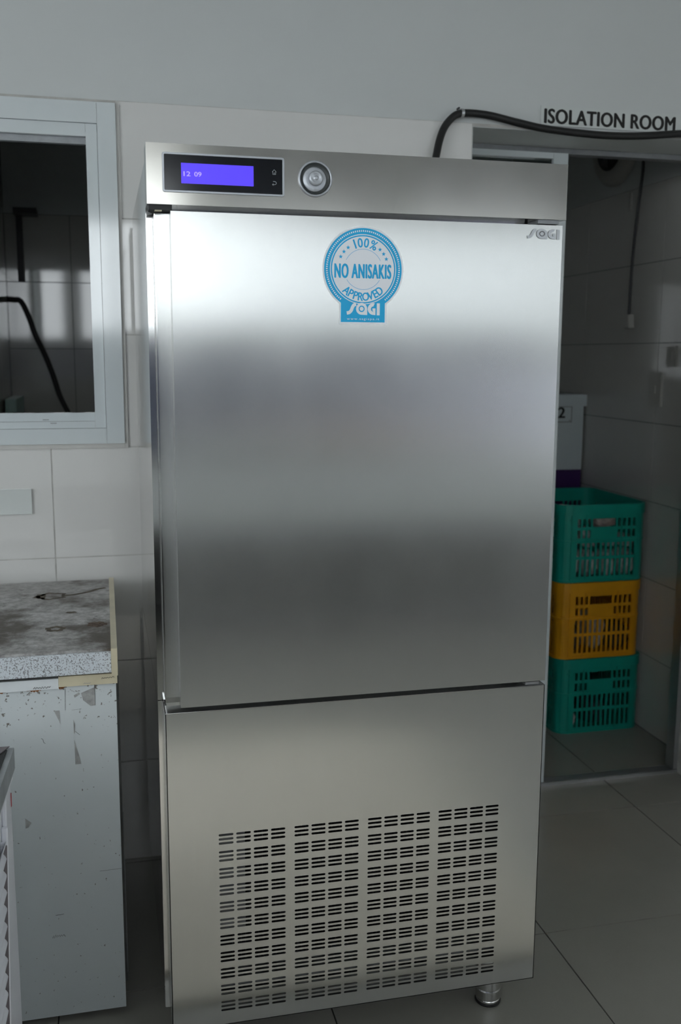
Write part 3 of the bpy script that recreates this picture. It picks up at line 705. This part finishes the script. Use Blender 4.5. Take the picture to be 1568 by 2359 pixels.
# blank plate on the tiles left of the chiller
wp = tag(empty('wall_plate', (-0.33, YB, 1.069)), 'pale blank rectangular cover plate on the tiles below the window', 'plate')
obj('plate', B(-0.07, 0.048, -0.006, 0.0, -0.034, 0.034), M_clear, wp, bevel=0.0015)
obj('rim', ringprism(bmesh.new(), [(-0.0705, -0.0345), (0.0485, -0.0345), (0.0485, 0.0345), (-0.0705, 0.0345)], [(-0.067, -0.031), (0.045, -0.031), (0.045, 0.031), (-0.067, 0.031)], -0.0072, -0.0062), M_clear, wp)

# ================================================================== CHEST FREEZER
fz = tag(empty('chest_freezer', (-0.55, 0.55, 0)), 'worn white chest freezer with a stained rusty lid beside the chiller', 'freezer')
FI = Matrix.Translation((0.55, -0.55, 0))
def fpart(name, bm, m, parent=fz, **k):
    o = obj(name, bm, m, None, **k); o.parent = parent; o.matrix_parent_inverse = FI if parent is fz else Matrix.Identity(4); return o
fpart('front_panel', B(-1.25, -0.0775, 0.262, 0.300, 0.018, 0.777), M_frz, bevel=0.004, seg=2)
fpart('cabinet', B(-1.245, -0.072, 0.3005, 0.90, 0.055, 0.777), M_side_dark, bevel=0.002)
fpart('side_seam', B(-0.0718, -0.0700, 0.3250, 0.3265, 0.060, 0.45), M_zinc)
for xx, yy in ((-0.11, 0.33), (-0.11, 0.85), (-1.2, 0.33), (-1.2, 0.85)):
    fpart('foot', lathe(bmesh.new(), [(0.022, 0), (0.022, 0.03), (0.012, 0.03), (0.012, 0.056)], (xx, yy, 0), 'z', 16), M_black)
# collar strips under the lid
cs = fpart('collar_strip', B(-0.194, -0.0745, 0.252, 0.2615, 0.7765, 0.7985), M_cream, bevel=0.001)
fpart('collar_strip', B(-1.25, -0.1945, 0.254, 0.2615, 0.7725, 0.7945), M_strip_w, bevel=0.001)
fpart('gasket', B(-1.245, -0.082, 0.258, 0.89, 0.7775, 0.8070), M_gap)
# lid
lid = fpart('lid', B(-1.25, -0.0860, 0.242, 0.905, 0.8500, 0.8560), M_lid, bevel=0.0015)
fpart('lid_front_edge', B(-1.25, -0.0862, 0.236, 0.2415, 0.8060, 0.8510), M_liddge, lid, bevel=0.001)
fpart('lid_core', B(-1.249, -0.0862, 0.2418, 0.904, 0.8075, 0.8497), M_frz, lid)
fpart('lid_end_trim', B(-0.0858, -0.0730, 0.230, 0.907, 0.8005, 0.8590), M_cream, lid, bevel=0.002)
def lid_ring(cx, cy, r0_, r1_, m, a0=0.0, a1=2 * PI, sy=1.0):
    bm = bmesh.new(); n = 48; A = []; C_ = []
    for k in range(n + 1):
        a = a0 + (a1 - a0) * k / n; j_ = 1 + 0.10 * math.sin(5 * a + cx * 90) + 0.07 * math.sin(11 * a + cy * 70)
        A.append(bm.verts.new((cx + r0_ * j_ * math.cos(a), cy + sy * r0_ * j_ * math.sin(a), 0.8562))); C_.append(bm.verts.new((cx + r1_ * j_ * math.cos(a), cy + sy * r1_ * j_ * math.sin(a), 0.8562)))
    for k in range(n): bm.faces.new((A[k], A[k + 1], C_[k + 1], C_[k]))
    fpart('ring_stain', bm, m, lid)
lid_ring(-0.228, 0.735, 0.026, 0.036, M_stain); lid_ring(-0.243, 0.735, 0.0, 0.028, M_stain, PI * 0.5, PI * 1.5)
lid_ring(-0.115, 0.440, 0.0, 0.022, M_rust_d); lid_ring(-0.205, 0.420, 0.010, 0.022, M_stain); lid_ring(-0.175, 0.560, 0.0, 0.013, M_stain, sy=0.7)
bm = bmesh.new(); pts = [(-0.195, 0.735), (-0.175, 0.738), (-0.155, 0.750), (-0.135, 0.765), (-0.115, 0.790), (-0.095, 0.800)]
stroke2(bm, pts, 0.014, 0, f=lambda a, b: (a, b, 0.8562)); fpart('streak_stain', bm, M_stain, lid)
# tape residue, rust and scribbles on the front
yF = 0.2612
def patch(name, pts, m, y=yF):
    bm = bmesh.new(); prism(bm, pts, 'y', y, y + 0.0006); return fpart(name, bm, m)
patch('tape_residue', [(-0.150, 0.757), (-0.122, 0.768), (-0.122, 0.728), (-0.131, 0.727), (-0.146, 0.741)], M_tape)
patch('tape_residue', [(-0.165, 0.753), (-0.154, 0.759), (-0.152, 0.755), (-0.163, 0.748)], M_tape)
patch('tape_residue', [(-0.206, 0.722), (-0.195, 0.722), (-0.1945, 0.692), (-0.197, 0.700)], M_tape)
patch('tape_residue', [(-0.1675, 0.700), (-0.1645, 0.690), (-0.1655, 0.672), (-0.1675, 0.668)], M_tape)
patch('tape_residue', [(-0.1672, 0.655), (-0.1640, 0.640), (-0.1570, 0.612), (-0.1550, 0.600), (-0.1670, 0.600)], M_tape)
patch('tape_residue', [(-0.274, 0.489), (-0.262, 0.478), (-0.268, 0.468), (-0.274, 0.466)], M_tape)
def wavy(x0_, x1_, zt_, h_):
    n = 14; top = [(x0_ + (x1_ - x0_) * k / n, zt_) for k in range(n + 1)]
    bot = [(x1_ + (x0_ - x1_) * k / n, zt_ - h_ * (0.35 + 0.65 * random.random()) * math.sin(PI * (k + 0.3) / (n + 0.6))) for k in range(n + 1)]
    return top + bot
patch('rust_stain', wavy(-0.262, -0.226, 0.7722, 0.010), M_rust)
patch('rust_stain', wavy(-0.204, -0.180, 0.7752, 0.009), M_rust)
patch('rust_stain', wavy(-0.320, -0.298, 0.7715, 0.006), M_rust)
def scribble(x0_, z0_, w_, h_, n, y, wd=0.0012, mtl=M_marker, slope=0.0):
    bm = bmesh.new(); pts = []
    for k in range(n + 1):
        t = k / n; pts.append((x0_ + w_ * t + random.uniform(-1, 1) * w_ / n * 0.4, z0_ + slope * t + (h_ / 2 if k % 2 else -h_ / 2) * random.uniform(0.4, 1)))
    stroke2(bm, pts, wd, y); return bm
fpart('marker_scribble', scribble(-0.245, 0.7775, 0.034, 0.005, 13, 0.2532), M_marker)
fpart('marker_scribble', scribble(-0.1075, 0.7895, 0.026, 0.004, 10, 0.2512, 0.0010, slope=0.0015), M_marker)
fpart('marker_scribble', scribble(-0.1435, 0.7810, 0.014, 0.003, 7, 0.2512, 0.0010), M_tape)
fpart('marker_scribble', scribble(-0.2290, 0.2095, 0.0260, 0.0085, 12, 0.2608, 0.0011, slope=0.001), M_marker)
fpart('marker_scribble', scribble(-0.2190, 0.2590, 0.0140, 0.0008, 3, 0.2608, 0.0009, slope=0.001), M_marker)
fpart('marker_scribble', scribble(-0.2460, 0.4420, 0.0003, 0.007, 2, 0.2608, 0.0009), M_marker)
for pts, wd_ in (([(-0.182, 0.770), (-0.1825, 0.745), (-0.1832, 0.722)], 0.0007), ([(-0.1215, 0.772), (-0.1217, 0.745), (-0.1220, 0.728)], 0.0007), ([(-0.17, 0.7215), (-0.15, 0.7225)], 0.0004), ([(-0.125, 0.3505), (-0.0785, 0.3515)], 0.0006), ([(-0.1645, 0.674), (-0.1590, 0.6685), (-0.1555, 0.6655)], 0.0007), ([(-0.2345, 0.6640), (-0.2310, 0.6620), (-0.2290, 0.6540), (-0.2260, 0.6525)], 0.0009)):
    bm = bmesh.new(); stroke2(bm, pts, wd_, 0.2608); fpart('scratch', bm, M_marker)

# ================================================================== WHITE COOLER, near left
ca = math.radians(2.62)
cl = tag(empty('cooler_cabinet', (-0.262, -0.045, 0), -ca), 'white plastic cooler cabinet with black glass top and corrugated side, bottom left corner', 'cooler')
def kpart(name, bm, m, parent=cl, **k): return obj(name, bm, m, parent, **k)
kpart('body', B(-0.60, -0.014, -0.95, -0.003, 0.03, 0.712), M_cool_w, bevel=0.006, seg=2)
kpart('upper_band', B(-0.602, -0.0015, -0.952, -0.001, 0.7125, 0.7300), M_cool_w, bevel=0.003)
rim = kpart('rim', B(-0.604, 0.003, -0.955, 0.002, 0.7305, 0.7690), M_cool_g, bevel=0.002)
kpart('glass_top', B(-0.590, -0.007, -0.94, -0.012, 0.7692, 0.7715), M_cool_k, rim, bevel=0.001)
bm = bmesh.new(); prism(bm, [(-0.30, -0.036), (-0.016, -0.030), (-0.004, 0.0), (-0.30, 0.0)], 'z', 0.7717, 0.7730)
kpart('torn_film', bm, M_shade_film, rim)
kpart('corner_post', prism(bmesh.new(), [(-0.004, 0.032), (-0.004, 0.710), (-0.058, 0.710), (-0.148, 0.032)], 'x', -0.0139, -0.0055), M_cool_w, bevel=0.002)
kpart('frame_strip', prism(bmesh.new(), [(-0.149, 0.032), (-0.066, 0.655), (-0.074, 0.655), (-0.212, 0.032)], 'x', -0.0139, -0.0030), M_cool_w, bevel=0.002)
kpart('gap_shade_strip', prism(bmesh.new(), [(-0.2125, 0.034), (-0.0806, 0.626), (-0.0850, 0.622), (-0.2170, 0.034)], 'x', -0.0139, -0.0042), M_shade_film)  # dark strip painting the shade in the gap beside the sheet
bm = bmesh.new()      # corrugated side sheet
nz_ = 160; A, Bv, Cv = [], [], []
for k in range(nz_ + 1):
    z = 0.05 + 0.585 * k / nz_; x = -0.0085 + 0.0040 * math.sin(2 * PI * z / 0.0272); ye = -0.086 - (0.62 - z) * 0.245
    A.append(bm.verts.new((x, ye, z))); Bv.append(bm.verts.new((x, -0.94, z))); Cv.append(bm.verts.new((-0.0138, ye - 0.004, z)))
for k in range(nz_): bm.faces.new((A[k], A[k + 1], Bv[k + 1], Bv[k])); bm.faces.new((A[k], A[k + 1], Cv[k + 1], Cv[k]))
kpart('corrugated_sheet', bm, M_cool_w, smooth=False)
bm = bmesh.new(); prism(bm, [(-0.0041, 0.690), (-0.0135, 0.683), (-0.018, 0.640), (-0.0145, 0.630), (-0.0088, 0.650)], 'x', -0.0049, -0.0044)
bm2 = bmesh.new(); prism(bm2, [(-0.006, 0.688), (-0.010, 0.688), (-0.012, 0.664), (-0.008, 0.664)], 'x', -0.0049, -0.0040)
bm.free(); kpart('red_mark', bm2, M_red)

# ================================================================== CRATES in the isolation room
def make_crate(name, z, m, label, w=0.352, dx=0.0, rz=0.0):
    root = tag(empty(name, (1.765 + dx, 1.572, z), rz), label, 'crate', 'stacked slotted crates')
    hw = w / 2; D = 0.46; H = 0.300; R = 0.045; t = 0.004
    def P(n, bm, **k): return obj(n, bm, m, root, **k)
    # front and back end walls with slots
    us = [-hw + R]; span = w - 2 * R
    nslot = 13; pit = span / nslot
    for k in range(nslot): us += [-hw + R + k * pit + pit * 0.22, -hw + R + k * pit + pit * 0.80]
    us.append(hw - R)
    zs = [0.0, 0.022, 0.088, 0.100, 0.152, 0.172, 0.202, 0.214, 0.246, 0.300]
    def solid(i, j):
        k = (i - 1) // 2
        is_slot = i % 2 == 1 and 0 <= k < nslot
        if j in (1, 3): return not is_slot or k in (0,)
        if j in (5, 7):
            if 4 <= k <= 8 and (is_slot or k < 8): return j == 5
            return not is_slot or k in (0,)
        return True
    P('end_wall', gridwall(bmesh.new(), us, zs, solid, 0.0, t))
    P('end_wall', gridwall(bmesh.new(), us, zs, solid, D - t, D))
    us2 = [R]; n2 = 18; p2 = (D - 2 * R) / n2
    for k in range(n2): us2 += [R + k * p2 + p2 * 0.22, R + k * p2 + p2 * 0.80]
    us2.append(D - R)
    so2 = lambda i, j: not (i % 2 == 1 and j in (1, 3, 5, 7))
    for x in (-hw, hw - t): P('side_wall', gridwall(bmesh.new(), us2, zs, so2, x, x + t, plane='x'))
    # rounded corners
    for (cx, cy, a0) in ((-hw + R, R, PI), (hw - R, R, 1.5 * PI), (hw - R, D - R, 0.0), (-hw + R, D - R, PI / 2)):
        bm = bmesh.new(); n = 8; ring_o = []
        for k in range(n + 1):
            a = a0 + PI / 2 * k / n; ro = R + (0.0016 if k in (2, 3, 5, 6) else 0)
            ring_o.append((cx + ro * math.cos(a), cy + ro * math.sin(a)))
        ring_i = [(cx + (R - t) * math.cos(a0 + PI / 2 * k / n), cy + (R - t) * math.sin(a0 + PI / 2 * k / n)) for k in range(n + 1)]
        prism(bm, ring_o + ring_i[::-1], 'z', 0.0, H); P('corner_post', bm)
    # rim and mid ribs running all round
    def loop(r_off, za, zb, name_):
        def rr(off):
            pts = []
            for (cx, cy, a0) in ((hw - R, D - R, 0), (-hw + R, D - R, PI / 2), (-hw + R, R, PI), (hw - R, R, 1.5 * PI)):
                for k in range(7): a = a0 + PI / 2 * k / 6; pts.append((cx + (R + off) * math.cos(a), cy + (R + off) * math.sin(a)))
            return pts
        bm = bmesh.new(); o_, i_ = rr(r_off), rr(-t * 0.5); n = len(o_)
        vo = [[bm.verts.new((p[0], p[1], zz)) for p in o_] for zz in (za, zb)]; vi = [[bm.verts.new((p[0], p[1], zz)) for p in i_] for zz in (za, zb)]; fs = []
        for k in range(n):
            j = (k + 1) % n
            fs += [bm.faces.new((vo[0][k], vo[0][j], vo[1][j], vo[1][k])), bm.faces.new((vi[0][k], vi[0][j], vi[1][j], vi[1][k])), bm.faces.new((vo[1][k], vo[1][j], vi[1][j], vi[1][k])), bm.faces.new((vo[0][k], vo[0][j], vi[0][j], vi[0][k]))]
        bmesh.ops.recalc_face_normals(bm, faces=fs); P(name_, bm)
    loop(0.006, 0.262, 0.301, 'rim'); loop(0.004, 0.158, 0.164, 'rib'); loop(0.003, 0.0, 0.010, 'base_rib')
    for x in (-hw + R, -hw + R + 0.062, hw - R - 0.062, hw - R): P('stiffener', B(x - 0.0015, x + 0.0015, -0.004, 0.0, 0.010, 0.300))
    for x in (-hw + R - 0.004, hw - R + 0.004):
        P('peg', lathe(bmesh.new(), [(0.003, -0.003), (0.003, 0.001)], (x, 0, 0.244), 'y', 10))
    P('base', B(-hw + 0.02, hw - 0.02, 0.02, D - 0.02, 0.004, 0.008))
    return root
make_crate('slotted_crate', 0.0, M_crate_g, 'teal green slotted plastic crate at the bottom of the stack on the floor', dx=0.010, w=0.356)
make_crate('slotted_crate', 0.3035, M_crate_y, 'amber yellow slotted plastic crate in the middle of the stack', dx=-0.002, w=0.354)
make_crate('slotted_crate', 0.607, M_crate_g, 'teal green slotted plastic crate on top of the stack, filled with white packages', dx=-0.003, w=0.362)
def package(z, x, y, sx, sy, sz, m, label, group, rz):
    bm = bmesh.new(); bmesh.ops.create_icosphere(bm, subdivisions=3, radius=1.0)
    ph = random.random() * 10
    for v in bm.verts:
        d = v.co.copy(); k = max(abs(d.x), abs(d.y), abs(d.z)); d = d * (0.55 + 0.45 / k)
        n = 1 + 0.07 * math.sin(9 * d.x + ph) * math.cos(8 * d.y - ph) + 0.05 * math.sin(17 * d.z + ph * 2 + 6 * d.x)
        v.co = Vector((d.x * sx * n, d.y * sy * n, d.z * sz * n))
    zmin = min(v.co.z for v in bm.verts)
    for v in bm.verts: v.co.z -= zmin
    o = obj('wrapped_package', bm, m, None); o.location = (x, y, z); o.rotation_euler = (0, 0, rz)
    tag(o, label, 'package', group)
ORD = ['leftmost', 'second from the left', 'third from the left', 'rightmost']
for k in range(4):
    xx = 1.645 + 0.079 * k
    package(0.6165, xx, 1.640, 0.033, 0.050, 0.052, M_pack, 'crumpled white film package, %s, lower layer of top crate' % ORD[k], 'packages in the top crate', 0.06 * (k % 2))
    package(0.7270, xx, 1.644, 0.033, 0.050, 0.026 if k > 2 else 0.040, M_pack, 'crumpled white film package, %s, upper layer of top crate' % ORD[k], 'packages in the top crate', -0.05)
package(0.8090, 1.790, 1.648, 0.052, 0.045, 0.024, M_pack_b, 'pinkish film package seen through the handle slot of the top green crate', None, 0.0)
package(0.8100, 1.665, 1.690, 0.036, 0.080, 0.038, M_pack, 'white film package poking up at the rim of the top green crate', None, 0.25)
for k in range(3):
    package(0.3130, 1.665 + 0.10 * k, 1.660, 0.042, 0.060, 0.055 + 0.02 * (k % 2), M_pack_d if k != 1 else M_pack, ['dark film package at the left inside the yellow crate', 'pale film package in the middle of the yellow crate', 'dark film package at the right inside the yellow crate'][k], 'packages in the yellow crate', 0.2 * k)
package(0.0095, 1.668, 1.650, 0.030, 0.050, 0.030, M_pack, 'white package at the left end inside the bottom green crate', None, 0.1)
package(0.0095, 1.780, 1.665, 0.045, 0.060, 0.050, M_pack_d, 'dark package in the middle inside the bottom green crate', None, 0.1)

# lidded bin behind the crates
bn = tag(empty('lidded_bin', (1.765, 2.30, 0)), 'white lidded bin with purple lower half and a number 2 sign, behind the crates', 'bin')
obj('lower_body', B(-0.18, 0.187, -0.15, 0.15, 0.0, 0.972), M_bin_p, bn, bevel=0.006)
obj('upper_body', B(-0.18, 0.187, -0.15, 0.15, 0.9725, 1.249), M_bin_w, bn, bevel=0.003)
obj('lid', B(-0.19, 0.196, -0.16, 0.16, 1.2495, 1.300), M_bin_w, bn, bevel=0.006, seg=2)
sgn = obj('number_plate', B(0.00, 0.128, -0.1540, -0.1505, 1.182, 1.2475), M_bin_w, bn)
obj('plate_outline', ringprism(bmesh.new(), [(-0.001, 1.1805), (0.130, 1.1805), (0.130, 1.2485), (-0.001, 1.2485)], [(0.001, 1.1830), (0.1275, 1.1830), (0.1275, 1.2465), (0.001, 1.2465)], -0.1546, -0.1538), M_pipe, sgn)
bm = bmesh.new(); V, F, wd = text_geo('2', 0.045, 0.030, 0.05); put(bm, V, F, lambda a, b: (0.066 + a, -0.1548, 1.2000 + b)); obj('numeral', bm, M_ink, sgn)
obj('screw', lathe(bmesh.new(), [(0.003, -0.156), (0.003, -0.153)], (0.120, 0, 1.188), 'y', 10), M_zinc, sgn)

# switches on the right wall of the isolation room
def switch(name, y, z, hw_, hh, label, rocker=True):
    s = tag(empty(name, (1.962, y, z)), label, 'switch')
    obj('plate', B(-0.010, 0.0, -hw_, hw_, -hh, hh), M_switch, s, bevel=0.002)
    obj('rocker', B(-0.0145, -0.0101, -0.010, 0.010, -0.014, 0.014), M_switch, s, bevel=0.002)
switch('light_switch', 1.588, 1.341, 0.042, 0.064, 'larger ivory wall switch plate in the dark isolation room')
switch('light_switch', 1.488, 1.465, 0.030, 0.037, 'smaller ivory wall switch plate, higher and nearer the doorway edge')
# hanging plug and cord
hp = tag(empty('hanging_plug', (1.935, 1.772, 1.60)), 'pale plug hanging on a dark cord in the isolation room', 'plug')
bm = bmesh.new(); prism(bm, [(-0.021, -0.026), (0.021, -0.026), (0.016, 0.028), (-0.012, 0.028)], 'x', -0.012, 0.014)
obj('plug_body', bm, M_switch, hp, bevel=0.003)
cpts = [(0.0, 0.003, 0.026), (0.005, 0.010, 0.12), (0.010, 0.012, 0.26), (0.012, -0.004, 0.42), (0.018, -0.014, 0.55), (0.020, -0.012, 0.61)]
obj('cord', tube(bmesh.new(), spline(cpts, 6), 0.0055, 8), M_pipe, hp, smooth=True)
ef = tag(empty('exhaust_fan', (1.962, 1.97, 2.31)), 'round dark exhaust fan opening high on the isolation room wall', 'fan')
obj('housing', lathe(bmesh.new(), [(0.165, 0.0), (0.165, -0.02), (0.150, -0.035), (0.118, -0.04), (0.108, -0.036)], (0, 0, 0), 'x', 40, cap0=False), M_switch, ef, smooth=True)
obj('well', lathe(bmesh.new(), [(0.107, -0.0405), (0.107, -0.0385), (0.03, -0.0365)], (0, 0, 0), 'x', 40), M_black, ef)
for k in range(5):
    a = 2 * PI * k / 5; bm = bmesh.new()
    prism(bm, [(0.02 * math.cos(a - .3), 0.02 * math.sin(a - .3)), (0.095 * math.cos(a - .35), 0.095 * math.sin(a - .35)), (0.095 * math.cos(a + .3), 0.095 * math.sin(a + .3)), (0.02 * math.cos(a + .3), 0.02 * math.sin(a + .3))], 'x', -0.045, -0.042); obj('blade', bm, M_pipe, ef)
tk = tag(empty('pale_wall_strip', (1.962, 1.848, 2.066)), 'short pale vertical strip beside the hanging cord', 'trunking')  # short pale upright strip on the wall
obj('channel', B(-0.008, 0, -0.007, 0.007, -0.034, 0.034), M_switch, tk, bevel=0.001)
# seen through the window
pts = [(-0.500, 3.02, 1.71), (-0.47, 3.03, 1.708), (-0.44, 3.035, 1.700), (-0.405, 3.035, 1.62), (-0.385, 3.035, 1.555), (-0.345, 3.035, 1.46), (-0.31, 3.035, 1.36), (-0.285, 3.035, 1.27), (-0.245, 3.035, 1.18), (-0.21, 3.03, 1.10), (-0.20, 3.03, 0.4)]
tag(obj('hanging_cable', tube(bmesh.new(), spline(pts, 6), 0.0125, 10), M_black_rubber, smooth=True), 'black cable curving down the tiled wall behind the window pane', 'cable')
pb = tag(empty('pipe_bracket', (-0.40, 3.05, 2.05)), 'dark pipe bracket high on the wall behind the window', 'bracket')
obj('arm', B(-0.05, 0.05, -0.12, 0.0, 0.03, 0.055), M_pipe, pb, bevel=0.004); obj('upright', B(-0.045, -0.02, -0.05, 0.0, -0.26, 0.0295), M_pipe, pb, bevel=0.004)
mc = tag(empty('mint_cabinet', (-0.49, 2.60, 0)), 'mint green cabinet corner seen at the bottom left of the window', 'cabinet')
obj('body', B(0.0, 0.045, 0.02, 0.40, 0.0, 1.272), M_mint, mc, bevel=0.003)
obj('door', B(0.0, 0.0115, 0.0, 0.0195, 0.02, 1.27), M_mint, mc, bevel=0.001); obj('door', B(0.0145, 0.044, 0.0, 0.0195, 0.02, 1.27), M_mint, mc, bevel=0.001)

# unseen things added behind the camera to shape the bands reflected in the steel
ct = tag(empty('reflection_counter', (1.0, YF + 0.36, 0)), 'unseen counter added for reflections, white drawers over a dark base', 'counter')
obj('base', B(-1.9, 1.5, -0.34, 0.22, 0.20, 0.60), M_black, ct, bevel=0.004)
for xx in (-1.85, -0.2, 1.45): obj('leg', B(xx - 0.03, xx + 0.03, 0.10, 0.16, 0.0, 0.1995), M_alu_grey, ct)
for k in range(4): obj('drawer', B(-1.9 + 0.85 * k + 0.004, -1.05 + 0.85 * k - 0.004, -0.34, 0.25, 0.604, 0.936), M_strip_w, ct, bevel=0.004)
obj('worktop', B(-1.92, 1.52, -0.345, 0.28, 0.940, 0.975), M_alu_grey, ct, bevel=0.003)
def tub(x, w_, d_, h_, m, label):
    t = tag(empty('reflection_tub', (x, YF + 0.36, 0.975)), label, 'tub')
    obj('shell', prism(bmesh.new(), [(-w_ / 2 + 0.02, 0.0), (w_ / 2 - 0.02, 0.0), (w_ / 2, h_), (-w_ / 2, h_)], 'y', -d_ / 2, d_ / 2), m, t, bevel=0.01, seg=2)
    obj('lid', B(-w_ / 2 - 0.01, w_ / 2 + 0.01, -d_ / 2 - 0.01, d_ / 2 + 0.01, h_ + 0.0005, h_ + 0.02), m, t, bevel=0.004)
tub(1.25, 0.55, 0.36, 0.14, M_peach, 'low peach plastic tub added for reflections, behind the camera')
tub(2.05, 0.60, 0.40, 0.38, M_lav, 'tall lavender plastic tub added for reflections, behind the camera')
tub(0.45, 0.40, 0.30, 0.10, M_strip_w, 'low white plastic tub added for reflections, behind the camera')
mt_ = tag(obj('floor_reflector', B(-1.0, 1.05, -1.78, -0.26, 0.0, 0.012), M_reflector, bevel=0.004), 'pale beige floor sheet added as a reflector under the camera', 'mat')  # unseen pale sheet added so the lower panel reflects a bright floor
